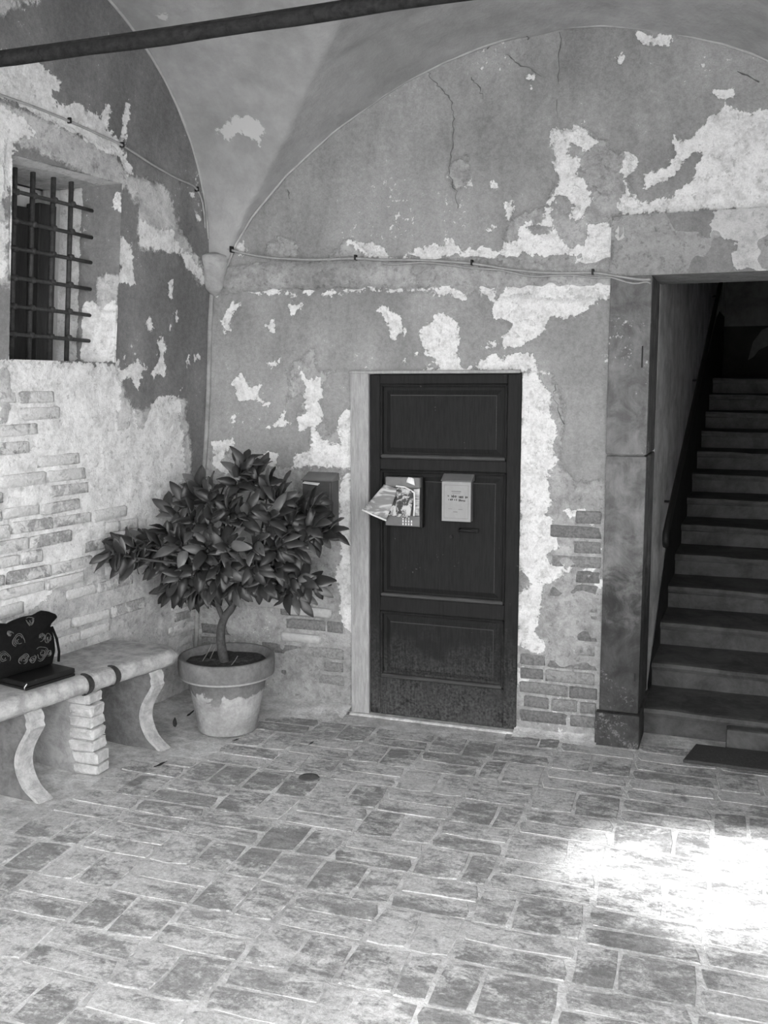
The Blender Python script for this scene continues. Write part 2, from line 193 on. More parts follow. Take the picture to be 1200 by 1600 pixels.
def wall_material(name, paint=(.17, .27), raw=(.26, .46), lime=(.52, .82), fleck=.66, upper=1.):
    k = NT(name)
    big = k.noise(2.1, 4, .55); mid = k.noise(11, 6, .65, .4); fine = k.noise(42, 6, .7); vf = k.noise(150, 3, .6)
    streak = k.noise(7, 5, .6, stretch=(1, 1, .35))
    edge = k.math('ADD', k.math('MULTIPLY', k.math('SUBTRACT', mid, .5), .11), k.math('MULTIPLY', k.math('SUBTRACT', fine, .5), .06))
    lm = k.step(k.math('ADD', k.attr('lime'), edge), -.003, .004)
    fl = k.math('ADD', k.math('MULTIPLY', fine, .62), k.math('MULTIPLY', big, .38))
    fm = k.step(k.math('ADD', fl, k.math('MULTIPLY', k.math('SUBTRACT', streak, .5), .22)), fleck, fleck + .02)
    lm = k.math('MAXIMUM', lm, k.math('MULTIPLY', fm, .85))
    rm = k.step(k.math('ADD', k.attr('raw'), edge), -.012, .016)
    pt = k.mix(k.step(big, .3, .7), paint[0], paint[1])
    pt = k.math('MULTIPLY', pt, k.mix(k.step(streak, .25, .75), .86, 1.14))
    pt = k.math('MULTIPLY', pt, k.mix(k.step(fine, .3, .7), .87, 1.13))
    sp = k.n('ShaderNodeSeparateXYZ'); k.l(k.pos(), sp.inputs[0])
    pt = k.math('MULTIPLY', pt, k.step(k.math('ADD', sp.outputs[2], k.math('MULTIPLY', edge, 1.5)), 2.36, 2.40, 1., upper))   # paint tone factor above the string course
    rw = k.mix(k.step(k.math('ADD', k.math('MULTIPLY', mid, .6), k.math('MULTIPLY', fine, .4)), .33, .66), raw[0], raw[1])
    rw = k.math('MULTIPLY', rw, k.mix(k.step(big, .3, .7), .85, 1.15))
    li = k.mix(k.step(k.math('ADD', k.math('MULTIPLY', mid, .55), k.math('MULTIPLY', fine, .45)), .34, .6), lime[0], lime[1])
    v = k.mix(rm, pt, rw)
    v = k.mix(lm, v, li)
    v = k.math('MULTIPLY', v, k.mix(k.step(vf, .3, .7), .92, 1.08))
    pit = k.math('MULTIPLY', k.step(k.noise(34, 5, .7, .3), .57, .64), k.math('MAXIMUM', lm, rm))
    v = k.math('MULTIPLY', v, k.mix(pit, 1., .72))
    k.color(v)
    h = k.math('ADD', k.math('MULTIPLY', k.math('SUBTRACT', 1., lm), .55), k.math('MULTIPLY', fine, .9))
    h = k.math('ADD', h, k.math('MULTIPLY', k.math('MULTIPLY', rm, mid), 1.6))
    k.bump(h, .0045)
    return k.fin(.93, .15)
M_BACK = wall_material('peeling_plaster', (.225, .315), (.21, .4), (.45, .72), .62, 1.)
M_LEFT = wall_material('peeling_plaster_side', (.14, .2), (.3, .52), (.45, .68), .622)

def vault_material():
    k = NT('vault_plaster')
    big = k.noise(1.6, 5, .6); mid = k.noise(9, 6, .65); fine = k.noise(60, 5, .65)
    v = k.mix(k.step(big, .3, .7), .28, .37)
    v = k.math('MULTIPLY', v, k.mix(k.step(mid, .25, .75), .88, 1.12))
    pat = k.step(k.math('ADD', k.attr('lime'), k.math('ADD', k.math('MULTIPLY', k.math('SUBTRACT', mid, .5), .12), k.math('MULTIPLY', k.math('SUBTRACT', fine, .5), .05))), -.003, .004)
    v = k.mix(pat, v, .52)
    k.color(v); k.bump(k.math('ADD', k.math('MULTIPLY', mid, .7), k.math('MULTIPLY', fine, .3)), .008)
    return k.fin(.95, .1)
M_VAULT = vault_material()

def brick_material(name, lo, hi, lim, cover):
    k = NT(name)
    mid = k.noise(16, 6, .7, .5); fine = k.noise(70, 5, .7); big = k.noise(3, 4, .55)
    v = k.mix(k.rnd(), lo, hi)
    v = k.math('MULTIPLY', v, k.mix(k.step(fine, .3, .7), .72, 1.28))
    c = k.math('ADD', k.math('MULTIPLY', mid, .6), k.math('MULTIPLY', big, .4))
    c = k.math('ADD', c, k.math('MULTIPLY', k.math('SUBTRACT', k.rnd(), .5), .12))
    m = k.step(c, cover, cover + .06)
    v = k.mix(m, v, k.mix(k.step(fine, .35, .65), lim * .8, lim))
    k.color(v); k.bump(k.math('ADD', fine, mid), .006)
    return k.fin(.95, .1)
M_BRICK_L = brick_material('limewashed_brick', .27, .42, .6, .43)
M_BRICK_B = brick_material('worn_brick', .16, .25, .34, .6)

def paver_material():
    k = NT('worn_paver')
    # whitish trodden wear over grey clay, drawn out along the wall
    wear = k.noise(2.2, 7, .66, .7, stretch=(1, 1.3, 1)); mid = k.noise(13, 8, .74, .5, stretch=(.8, 1.5, 1)); fine = k.noise(60, 6, .78); vf = k.noise(210, 3, .7)
    v = k.mix(k.rnd(), .25, .33)
    v = k.math('MULTIPLY', v, k.mix(k.step(mid, .32, .68), .74, 1.26))
    t = k.math('ADD', k.math('MULTIPLY', wear, .5), k.math('ADD', k.math('MULTIPLY', mid, .34), k.math('MULTIPLY', fine, .16)))
    t = k.math('ADD', t, k.math('MULTIPLY', k.math('SUBTRACT', k.rnd(), .5), .05))
    v = k.mix(k.step(t, .45, .54), v, k.mix(k.step(mid, .35, .65), .42, .57))
    v = k.math('MULTIPLY', v, k.mix(k.step(fine, .3, .7), .76, 1.22))
    v = k.math('MULTIPLY', v, k.mix(k.step(vf, .3, .7), .9, 1.1))
    k.color(v); k.bump(k.math('ADD', k.math('MULTIPLY', mid, .6), k.math('MULTIPLY', fine, .5)), .007)
    return k.fin(.85, .2)
M_PAVER = paver_material()
def mortar_material():
    k = NT('lime_mortar_bed')
    wear = k.noise(2.4, 6, .62, .6, stretch=(1, 1.35, 1)); mid = k.noise(14, 6, .7); fine = k.noise(70, 5, .7)
    v = k.mix(k.step(wear, .35, .65), .42, .62)
    v = k.math('MULTIPLY', v, k.mix(k.step(mid, .3, .7), .75, 1.25))
    v = k.math('MULTIPLY', v, k.mix(k.step(fine, .3, .7), .88, 1.12))
    k.color(v); k.bump(k.math('ADD', mid, fine), .006)
    return k.fin(.9, .2)
M_MORTAR = mortar_material()

def pier_material():
    k = NT('rendered_stone')
    mid = k.noise(9, 7, .7, .6); fine = k.noise(55, 6, .75); st = k.noise(12, 5, .65, stretch=(1, 1, .3)); big = k.noise(2.6, 4)
    v = k.mix(k.step(mid, .3, .7), .11, .21)
    v = k.math('MULTIPLY', v, k.mix(k.step(st, .3, .7), .8, 1.2))
    v = k.mix(k.step(k.math('ADD', k.math('MULTIPLY', fine, .45), k.math('MULTIPLY', big, .55)), .6, .64), v, .5)
    sep = k.n('ShaderNodeSeparateXYZ'); k.l(k.pos(), sep.inputs[0])
    damp = k.step(k.math('ADD', sep.outputs[2], k.math('MULTIPLY', mid, .9)), 1.05, 1.5, .36, 1.)   # ragged damp stain rising up the stone
    v = k.math('MULTIPLY', v, damp)
    k.color(v); k.bump(k.math('ADD', mid, fine), .006)
    return k.fin(.9, .2)
M_PIER = pier_material()
M_LINTEL = wall_material('lintel_render', (.16, .22), (.2, .32), (.34, .5), .65)
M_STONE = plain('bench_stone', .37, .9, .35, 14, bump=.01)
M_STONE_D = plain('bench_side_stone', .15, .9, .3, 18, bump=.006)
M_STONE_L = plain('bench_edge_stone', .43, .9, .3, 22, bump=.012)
def door_material():
    k = NT('dark_painted_door')
    g = k.noise(22, 6, .65, stretch=(6, 1, .5)); mid = k.noise(8, 5, .6); fine = k.noise(90, 4)
    v = k.mix(k.step(g, .3, .7), .013, .02)
    sep = k.n('ShaderNodeSeparateXYZ'); k.l(k.pos(), sep.inputs[0])
    dirt = k.step(k.math('ADD', sep.outputs[2], k.math('MULTIPLY', mid, 1.1)), .5, 1.1, 1., 0.)     # splashed dirt on the lower boards
    v = k.mix(k.math('MULTIPLY', dirt, k.step(k.math('ADD', k.math('MULTIPLY', fine, .4), k.math('ADD', k.math('MULTIPLY', g, .2), k.math('MULTIPLY', mid, .4))), .36, .66)), v, .11)
    v = k.mix(k.step(k.math('ADD', k.math('MULTIPLY', fine, .4), k.math('MULTIPLY', mid, .6)), .66, .7), v, .12)
    k.color(v); k.bump(g, .0015)
    return k.fin(.65, .12)
M_DOOR = door_material()
M_MOULD = plain('worn_lit_moulding', .06, .6, .3, 25, .15, bump=.001, stretch=(.3, 1, 3))
M_JAMB = plain('pale_wood_jamb', .33, .85, .22, 14, bump=.003, stretch=(4, 4, .6))
M_IRON = plain('old_iron', .05, .65, .4, 40, .4, .3, bump=.003)
M_BLACK = plain('black_iron', .012, .6, .3, 40, .4, .2)
M_ROD = plain('tie_rod_iron', .014, .9, .5, 55, .08, 0., bump=.004)
M_BOXGREY = plain('grey_enamel', .13, .45, .12, 20, .5)
M_BOXDARK = plain('dark_enamel', .05, .45, .15, 20, .5)
M_PAPER = plain('paper', .7, .8, .08, 25, .2, bump=0)
M_NOTICE = plain('notice_paper', .3, .8, .06, 25, .2, bump=0)
M_INK = plain('ink', .03, .7, .1, 30, .2, bump=0)
M_FAINT = plain('faint_ink', .17, .7, .1, 30, .2, bump=0)
M_CABLE = plain('painted_cable', .3, .7, .15, 30, .3)
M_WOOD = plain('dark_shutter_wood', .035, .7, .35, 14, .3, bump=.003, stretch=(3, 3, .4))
M_WOODL = plain('pale_frame_wood', .42, .8, .2, 20, .3, bump=.003, stretch=(3, 3, .4))
M_STEP = plain('stair_stone', .075, .85, .45, 5, .3, bump=.006)
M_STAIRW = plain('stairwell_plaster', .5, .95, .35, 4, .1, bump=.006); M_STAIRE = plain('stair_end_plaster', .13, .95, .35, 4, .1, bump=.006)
M_DADO = plain('dark_dado_paint', .025, .85, .3, 5, .2, bump=.003)
M_MAT = plain('doormat_pile', .075, .98, .2, 90, .05, bump=.006)
M_CLOTH = plain('black_cloth', .006, .9, .3, 60, .1, bump=.001)
M_PRINT = plain('rose_print', .13, .9, .3, 90, .1, bump=0)
M_BOOK = plain('black_cover', .009, .5, .2, 50, .3, bump=.0005)
M_SOIL = plain('potting_soil', .06, .95, .5, 60, .1, bump=.01)
M_BARK = plain('bark', .06, .85, .35, 40, .2, bump=.004)
M_TWIG = plain('dry_twig', .17, .9, .3, 40, .2)
M_GROUND = plain('courtyard_gravel', .42, .95, .2, 6, .1)
M_FRONT = plain('arcade_plaster', .6, .95, .15, 4, .1)
M_ARRIS_HIGHLIGHT = plain('arris_highlight', .38, .95, .15, 12, .1, bump=.004)
def pot_material():
    k = NT('terracotta')
    tc = k.n('ShaderNodeTexCoord').outputs['Object']
    mid = k.noise(9, 5, .6, .4, vec=tc); fine = k.noise(60, 5, .65, vec=tc)
    sep = k.n('ShaderNodeSeparateXYZ'); k.l(tc, sep.inputs[0])
    v = k.mix(k.step(mid, .3, .7), .13, .19)
    m = k.step(k.math('ADD', sep.outputs[2], k.math('MULTIPLY', k.math('SUBTRACT', mid, .5), .2)), .2, .212, 1., 0.)    # salt bloom on the lower half
    v = k.mix(m, v, k.mix(k.step(mid, .3, .65), .4, .26))
    ring = k.math('MULTIPLY', k.step(sep.outputs[2], .282, .288), k.step(sep.outputs[2], .298, .304, 1., 0.))
    v = k.mix(ring, v, .4)
    v = k.math('MULTIPLY', v, k.mix(k.step(fine, .3, .7), .88, 1.12))
    k.color(v); k.bump(k.math('ADD', mid, fine), .003)
    return k.fin(.85, .2)
M_POT = pot_material()
def leaf_material(name, lo, hi):
    k = NT(name)
    v = k.mix(k.math('POWER', k.rnd(), 2.2), lo, hi)
    fine = k.noise(60, 3)
    v = k.math('MULTIPLY', v, k.mix(fine, .85, 1.15))
    g2 = k.n('ShaderNodeNewGeometry')
    k.color(v)
    return k.fin(.42, .45)
M_LEAF = leaf_material('lemon_leaf', .016, .12)
M_LEAFP = leaf_material('pale_lemon_leaf', .12, .24)
M_DEAD = plain('dead_leaf', .045, .8, .3, 40, .2)

# ------------------------------------------------------------------ wear fields on dense wall grids
def sdist(P, poly):
    """signed distance (inside +) from points P (n,2) to a closed polygon"""
    poly = np.asarray(poly); n = len(poly)
    d2 = np.full(len(P), 1e9); ins = np.zeros(len(P), bool)
    for i in range(n):
        a = poly[i]; b = poly[(i + 1) % n]; e = b - a
        wv = P - a
        t = np.clip((wv @ e) / max(e @ e, 1e-9), 0, 1)
        q = wv - t[:, None] * e
        d2 = np.minimum(d2, (q * q).sum(1))
        c = (a[1] > P[:, 1]) != (b[1] > P[:, 1])
        if abs(b[1] - a[1]) > 1e-9:
            ins ^= c & (P[:, 0] < (b[0] - a[0]) * (P[:, 1] - a[1]) / (b[1] - a[1]) + a[0])
    d = np.sqrt(d2)
    return np.where(ins, d, -d)
def field(P, polys, far=-.3):
    F_ = np.full(len(P), far)
    for pl in polys:
        a = np.asarray(pl); lo = a.min(0) - .12; hi = a.max(0) + .12
        m = np.where(((P >= lo) & (P <= hi)).all(1))[0]
        if len(m): F_[m] = np.maximum(F_[m], sdist(P[m], pl))
    return F_
def lump(P, s, seed):
    """cheap smooth value noise"""
    r = np.random.default_rng(seed); G = r.standard_normal((64, 64))
    q = P / s + 17.3; i = np.floor(q).astype(int); f_ = q - i; f_ = f_ * f_ * (3 - 2 * f_)
    g = lambda a, b: G[a % 64, b % 64]
    return (g(i[:,0], i[:,1])*(1-f_[:,0])*(1-f_[:,1]) + g(i[:,0]+1, i[:,1])*f_[:,0]*(1-f_[:,1])
            + g(i[:,0], i[:,1]+1)*(1-f_[:,0])*f_[:,1] + g(i[:,0]+1, i[:,1]+1)*f_[:,0]*f_[:,1])
def wall_grid(name, us, vs_, holes, place, lime, raw, mat, minus=(), jit=.004):
    U, V = np.meshgrid(us, vs_); P = np.c_[U.ravel(), V.ravel()]
    L = field(P, lime); R_ = field(P, raw)
    if minus: L = np.minimum(L, -field(P, minus))
    n = lump(P, .35, 3) * jit + lump(P, .11, 4) * jit * .5 + lump(P, .04, 5) * jit * .25
    n = n - np.clip((L + .006) / .012, 0, 1) * .003
    n = n + np.clip((R_ + .01) / .03, 0, 1) * lump(P, .05, 9) * .002
    pts = place(P[:, 0], P[:, 1], n)
    nu, nv = len(us), len(vs_)
    idx = np.arange(nu * nv).reshape(nv, nu)
    q = np.stack([idx[:-1, :-1], idx[:-1, 1:], idx[1:, 1:], idx[1:, :-1]], -1).reshape(-1, 4)
    cu = ((U[:-1, :-1] + U[1:, 1:]) / 2).ravel(); cv = ((V[:-1, :-1] + V[1:, 1:]) / 2).ravel()
    keep = np.ones(len(q), bool)
    for (a, b, c, d) in holes: keep &= ~((cu > a) & (cu < b) & (cv > c) & (cv < d))
    q = q[keep]
    me = bpy.data.meshes.new(name)
    me.vertices.add(len(pts)); me.vertices.foreach_set('co', pts.astype(np.float32).ravel())
    me.loops.add(q.size); me.loops.foreach_set('vertex_index', q.ravel().astype(np.int32))
    me.polygons.add(len(q)); me.polygons.foreach_set('loop_start', np.arange(0, q.size, 4, dtype=np.int32))
    me.polygons.foreach_set('use_smooth', np.ones(len(q), bool))
    me.update(calc_edges=True)
    for nm, arr in (('lime', L), ('raw', R_)):
        at = me.attributes.new(nm, 'FLOAT', 'POINT'); at.data.foreach_set('value', arr.astype(np.float32))
    return obj(name, me, mat)
def attrs(me, lime, raw):
    for nm, val in (('lime', lime), ('raw', raw)):
        at = me.attributes.new(nm, 'FLOAT', 'POINT'); at.data.foreach_set('value', np.full(len(me.vertices), val, np.float32))

def grid_line(a, b, step, snaps=()):
    n = int(round((b - a) / step)); g = np.linspace(a, b, n + 1)
    for s in snaps: g[np.argmin(abs(g - s))] = s
    return g
# door opening and stair opening in the back wall
DX0, DX1, DZ = -1.94, -1.043, 1.822
SX0, SX1, SZ = -.45, .78, 2.29
us = grid_line(-3.05, .98, .0125, (DX0, DX1, SX0, SX1))
vs_ = grid_line(-.05, 3.62, .0125, (0, DZ, SZ))
wall_back = wall_grid('wall_back', us, vs_, [(DX0, DX1, -1, DZ), (SX0, SX1, -1, SZ)],
                      lambda u, v, n: np.c_[u, YB - n, v], LIME_BACK, RAW_BACK, M_BACK)
tag(wall_back, 'back wall of peeling grey paint over pale plaster under a wide arch', kind='structure')
def reveal(parent, x0, x1, z1, y0, y1, mat):
    m = MB()
    m.add([(x0,y0,-.05),(x0,y1,-.05),(x0,y1,z1),(x0,y0,z1)], [(0,1,2,3)])
    m.add([(x1,y0,-.05),(x1,y1,-.05),(x1,y1,z1),(x1,y0,z1)], [(3,2,1,0)])
    m.add([(x0,y0,z1),(x0,y1,z1),(x1,y1,z1),(x1,y0,z1)], [(0,1,2,3)])
    o = m.build('opening_reveal', mat, parent); attrs(o.data, .1, .1); return o
reveal(wall_back, DX0, DX1, DZ, YB - .002, YB + .3, M_BACK)
# left wall with the window opening
WY0, WY1, WZ0, WZ1 = 3.43, 4.08, 1.868, 2.70
us = grid_line(2.05, 4.86, .0125, (WY0, WY1)); vs_ = grid_line(-.05, 3.72, .0125, (WZ0, WZ1))
def place_left(u, v, n): return np.c_[-2.95 + .083 * v - .12 * (YB - u) + n, u, v]
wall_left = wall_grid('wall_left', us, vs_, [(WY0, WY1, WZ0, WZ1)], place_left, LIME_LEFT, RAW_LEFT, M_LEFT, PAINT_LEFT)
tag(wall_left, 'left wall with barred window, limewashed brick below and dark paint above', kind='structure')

# ------------------------------------------------------------------ cross vault
TAB = np.array([(0,3.405),(.2,3.39),(.37,3.357),(.54,3.312),(.72,3.252),(.86,3.19),(.95,3.14),(1.15,3.025),(1.397,2.845),(1.6,2.65),(1.724,2.48),(1.80,2.3),(1.88,2.05)])
XC, PER = -.90, 3.96
def prof_f(X):
    d = np.abs(((X - XC + PER / 2) % PER) - PER / 2)
    return np.interp(d, TAB[:, 0], TAB[:, 1])
def prof_g(Y):
    Y = np.where(Y < 1.95, Y + 2.9, Y)       # the same web again over the nearer bay
    t = np.clip(1 - ((Y - 3.4) / 1.37) ** 2, 0, 1)
    return 2.36 + 1.22 * np.sqrt(t)
xs = np.arange(-3.0, 1.1, .0175); ys = np.r_[np.arange(-.95, 1.6, .06), np.arange(1.66, 4.83, .0175), 4.85]
X, Y = np.meshgrid(xs, ys)
P2 = np.c_[X.ravel(), Y.ravel()]
bayx = ((X.ravel() - XC + PER / 2) % PER) - PER / 2
Fz = prof_f(P2[:, 0]) + .15 * np.clip(YB - P2[:, 1], 0, .45) * np.clip((1.88 - abs(bayx)) / .25, 0, 1) * np.clip((P2[:, 1] - 1.95) / .5, 0, 1)
Gz = prof_g(P2[:, 1]) - .13 * np.clip(1.85 - abs(bayx), 0, 1.5)* np.clip((4.79 - P2[:, 1]) / .2, 0, 1) * np.clip((P2[:, 1] - 2.03) / .3, 0, 1)
kk = .012
hh = np.clip(.5 + .5 * (Fz - Gz) / kk, 0, 1)
Z = Gz * (1 - hh) + Fz * hh + kk * hh * (1 - hh) + lump(P2, .3, 21) * .006 + lump(P2, .09, 22) * .0025
me = bpy.data.meshes.new('ceiling')
nx, ny = len(xs), len(ys)
idx = np.arange(nx * ny).reshape(ny, nx)
q = np.stack([idx[:-1, :-1], idx[1:, :-1], idx[1:, 1:], idx[:-1, 1:]], -1).reshape(-1, 4)
pts = np.c_[P2, Z].astype(np.float32)
me.vertices.add(len(pts)); me.vertices.foreach_set('co', pts.ravel())
me.loops.add(q.size); me.loops.foreach_set('vertex_index', q.ravel().astype(np.int32))
me.polygons.add(len(q)); me.polygons.foreach_set('loop_start', np.arange(0, q.size, 4, dtype=np.int32))
me.polygons.foreach_set('use_smooth', np.ones(len(q), bool)); me.update(calc_edges=True)
at = me.attributes.new('lime', 'FLOAT', 'POINT'); at.data.foreach_set('value', field(P2, LIME_VAULT).astype(np.float32))
ceiling = obj('ceiling', me, M_VAULT)
tag(ceiling, 'grey plastered cross vault with sharp groins over the passage', kind='structure')
# pale tubes painting the highlight on the arrises where webs meet walls
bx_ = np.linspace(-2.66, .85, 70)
MB().tube([(x, YB - .006, float(prof_f(np.array([x]))[0]) + .001) for x in bx_], .0065, 8).build('arch_arris_highlight', M_ARRIS_HIGHLIGHT, ceiling, True)
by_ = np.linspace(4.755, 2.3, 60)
MB().tube([LW(y, float(prof_g(np.array([y]))[0]) - .004, .001) for y in by_], .008, 6).build('arch_arris_highlight', M_ARRIS_HIGHLIGHT, ceiling, True)
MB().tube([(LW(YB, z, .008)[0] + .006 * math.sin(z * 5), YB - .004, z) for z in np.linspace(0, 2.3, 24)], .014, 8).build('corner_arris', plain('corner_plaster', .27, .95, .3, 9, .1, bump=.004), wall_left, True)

# ------------------------------------------------------------------ arcade front and ground outside (behind the camera, lets the daylight in)
m = MB()
def front_piece(x0, x1, zlo):
    m.box(x0, x1, -.95, -.58, zlo, 4.3)
fx = np.arange(-2.70, 1.1, .1)
for a in fx:
    zc = float(min(prof_f(np.array([a]))[0], prof_f(np.array([a + .1]))[0]))
    front_piece(a, a + .1, zc if zc > 2.2 else 0.)
m.box(-3.8, -2.70, -.95, -.58, 0, 4.3); m.box(1.1, 1.5, -.95, -.58, 0, 4.3); m.box(.95, 1.15, 1.84, 2.06, 0, 3.75)
wall_front = m.build('wall_front', M_FRONT)
tag(wall_front, 'plastered arcade wall with open arches behind the viewer', kind='structure')
wall_right_added = MB().box(.95, 1.15, 2.05, YB + .02, -.05, 3.75).build('wall_right_added', M_FRONT); tag(wall_right_added, 'plain side wall added out of view to cut light from the right', kind='structure')  # unseen wall added to keep right-hand light off the vault
near = MB().hexa([LW(-.6, -.05, -.2), LW(-.6, -.05, -.002), LW(2.06, -.05, -.002), LW(2.06, -.05, -.2), LW(-.6, 3.75, -.2), LW(-.6, 3.75, -.002), LW(2.06, 3.75, -.002), LW(2.06, 3.75, -.2)]).build('wall_left_near', M_FRONT)
tag(near, 'plain plastered stretch of the left wall beside the viewer', kind='structure')
roof = MB().box(-3.9, 1.5, -.95, 4.9, 3.78, 4.35).build('ceiling_roof_added', M_FRONT); tag(roof, 'unseen roof slab added over the vault to block the sun', kind='structure')  # added slab out of view, stops sun leaking in above the vault
for (a_, b_, c_, d_) in ((2.05, WY0 - .012, -.05, 3.72), (WY1 + .012, 4.9, -.05, 3.72), (WY0 - .012, WY1 + .012, -.05, WZ0 - .012), (WY0 - .012, WY1 + .012, WZ1 + .012, 3.72)):
    MB().hexa([LW(a_, c_, -.68), LW(a_, c_, -.02), LW(b_, c_, -.02), LW(b_, c_, -.68), LW(a_, d_, -.68), LW(a_, d_, -.02), LW(b_, d_, -.02), LW(b_, d_, -.68)]).build('leak_backing', M_FRONT, wall_left)  # unseen backing added behind the left wall against light leaks
ground = MB().box(-16, 16, -18, 4.8, -.3, -.03).build('ground', M_GROUND)
tag(ground, 'pale gravel courtyard in front of the arcade', kind='structure')

# ------------------------------------------------------------------ paved floor
floor = MB().box(-3.6, 1.15, -.95, 5.3, -.25, -.0022).build('floor', M_MORTAR)
tag(floor, 'worn brick paving bedded in pale mortar', kind='structure')
SXS = [-3.30,-2.985,-2.67,-2.355,-2.04,-1.72,-1.40,-1.085,-.80,-.43,-.06,.31,.62,.93]
paver_cache = {}
def paver_mesh(a, b):
    key = (round(a, 2), round(b, 2), random.randrange(3))
    if key in paver_cache: return paver_cache[key]
    r = random.Random(hash(key)); m = MB()
    n = 3; top = []; lip = []; bot = []
    # outline with slightly wandering, worn edges
    out = []
    for (p, q_) in (((-a,-b),(a,-b)), ((a,-b),(a,b)), ((a,b),(-a,b)), ((-a,b),(-a,-b))):
        for t in (.06, .5):
            out.append((p[0]+(q_[0]-p[0])*t + r.uniform(-.004,.004), p[1]+(q_[1]-p[1])*t + r.uniform(-.004,.004)))
    k = len(out)
    vs1 = [(x, y, -.02) for x, y in out] + [(x, y, -.0028) for x, y in out] + [(x*.975 if abs(x)>.03 else x, y*.955 if abs(y)>.03 else y, r.uniform(-.0008,.0006)) for x, y in out] + [(0, 0, r.uniform(-.0015, .001))]
    fs = []
    for i in range(k):
        j = (i + 1) % k
        fs += [(i, j, k+j, k+i), (k+i, k+j, 2*k+j, 2*k+i), (2*k+i, 2*k+j, 3*k)]
    m.add(vs1, fs)
    me = m.mesh('paver'); me.materials.append(M_PAVER)
    paver_cache[key] = me
    return me
rest = MB(); npv = 0
for j in range(14):
    y1 = 4.85 - .235 * j; y0 = y1 - .235
    for i in range(len(SXS) - 1):
        x0, x1 = SXS[i], SXS[i + 1]
        off = random.uniform(-.02, .02) if i < 8 else random.uniform(-.05, .05)
        yy0, yy1 = y0 + .0, y1 + .0
        xm, ym = (x0 + x1) / 2, (y0 + y1) / 2
        if xm < -1.0 and ym > 4.62: continue                  # trodden earth along the wall
        if xm < -2.6: continue
        if xm < -2.3 and ym > 3.95: continue
        kind = (i + j) % 2 if random.random() > .18 else random.randrange(2)
        g = .005
        cells = []
        if kind == 0:
            s = random.uniform(.46, .54)
            cells = [(x0, x1, y0, y0 + .235 * s), (x0, x1, y0 + .235 * s, y1)]
        else:
            s = random.uniform(.42, .58) if i < 7 else random.choice((.36, .64, .5))
            cells = [(x0, x0 + (x1 - x0) * s, y0, y1), (x0 + (x1 - x0) * s, x1, y0, y1)]
        for (a, b, c, d) in cells:
            cx, cy = (a + b) / 2, (c + d) / 2
            seen = cx > -.931 * cy - .2 and cy > 2.0 + .367 * (cx + 1.87) - .12 and cx < .23
            ha, hb = (b - a) / 2 - g, (d - c) / 2 - g
            if seen and npv < 300:
                o = bpy.data.objects.new('paver', paver_mesh(round(ha, 2), round(hb, 2))); COL.objects.link(o)
                o.parent = floor
                o.scale = (ha / round(ha, 2), hb / round(hb, 2), 1)
                o.location = (cx, cy, random.uniform(-.0008, .0012))
                o.rotation_euler = (random.uniform(-.004, .004), random.uniform(-.004, .004), random.uniform(-.014, .014))
                npv += 1
            else:
                rest.box(cx - ha, cx + ha, cy - hb, cy + hb, -.03, random.uniform(-.001, .001))
o = rest.build('far_pavers', M_PAVER, floor); o['kind'] = 'stuff'
MB().lathe([(0, .0035), (.03, .0035), (.046, .002), (.05, -.004)], 20, (-1.79, 3.89, 0)).build('drain_plug', plain('drain_stone', .1, .9, .3, 40), floor, True)
# low ramp of trodden earth and mortar against the walls
def skirt(name, pts_in, pts_out, h, mat, parent):
    m = MB(); n = len(pts_in); N = 5
    vv = []
    for i in range(n):
        for k in range(N + 1):
            t = k / N
            x = pts_in[i][0] + (pts_out[i][0] - pts_in[i][0]) * t; y = pts_in[i][1] + (pts_out[i][1] - pts_in[i][1]) * t
            vv.append((x, y, -.006 + h * (1 - t) ** 2.2 * random.uniform(.85, 1.1) + random.uniform(0, .002)))
    m.add(vv, [(i*(N+1)+k, i*(N+1)+k+1, (i+1)*(N+1)+k+1, (i+1)*(N+1)+k) for i in range(n-1) for k in range(N)])
    return m.build(name, mat, parent, True)
sx_ = np.linspace(-2.98, -1.95, 26)
skirt('earth_skirting', [(x, YB + .03) for x in sx_], [(x, YB - .32 - .05 * math.sin(x * 7)) for x in sx_], .045, M_MORTAR, floor)
sx_ = np.linspace(-1.05, -.63, 12)
skirt('earth_skirting', [(x, YB + .03) for x in sx_], [(x, YB - .14 - .03 * math.sin(x * 9)) for x in sx_], .05, M_MORTAR, floor)
sy_ = np.linspace(2.2, 4.8, 50)
skirt('earth_skirting', [(LW(y, 0, -.04)[0], y) for y in sy_], [(LW(y, 0, .5)[0] + .05 * math.sin(y * 6), y) for y in sy_], .035, M_MORTAR, floor)

# ------------------------------------------------------------------ exposed bricks laid into the walls
brick_meshes = []
for s in range(4):
    r = random.Random(s); m = MB().box(-.5, .5, -.5, .5, -.5, .5)
    me = bpy.data.meshes.new('brick'); me.from_pydata(m.v, [], m.f)
    bm = bmesh.new(); bm.from_mesh(me); bmesh.ops.recalc_face_normals(bm, faces=bm.faces)
    bmesh.ops.bevel(bm, geom=bm.edges[:], offset=.07, segments=1, affect='EDGES')
    for v in bm.verts: v.co += Vector((r.uniform(-.015,.015) + (.04 if v.co.x > 0 else -.04), r.uniform(-.03,.03), r.uniform(-.06,.06)))
    bm.to_mesh(me); bm.free(); me.polygons.foreach_set('use_smooth', [True] * len(me.polygons))
    brick_meshes.append(me)
def inside(p, poly): return sdist(np.array([p]), poly)[0] > 0
def brick(parent, u, z, L, h, depth, place, rot, mat, tilt=0.):
    me = random.choice(brick_meshes)
    if mat.name not in me.materials: me.materials.append(mat)
    o = bpy.data.objects.new('brick', me); COL.objects.link(o); o.parent = parent
    o.material_slots[0].link = 'OBJECT'; o.material_slots[0].material = mat
    o.location = place(u, z); o.rotation_euler = rot(tilt); o.scale = (L, depth, h)
    return o
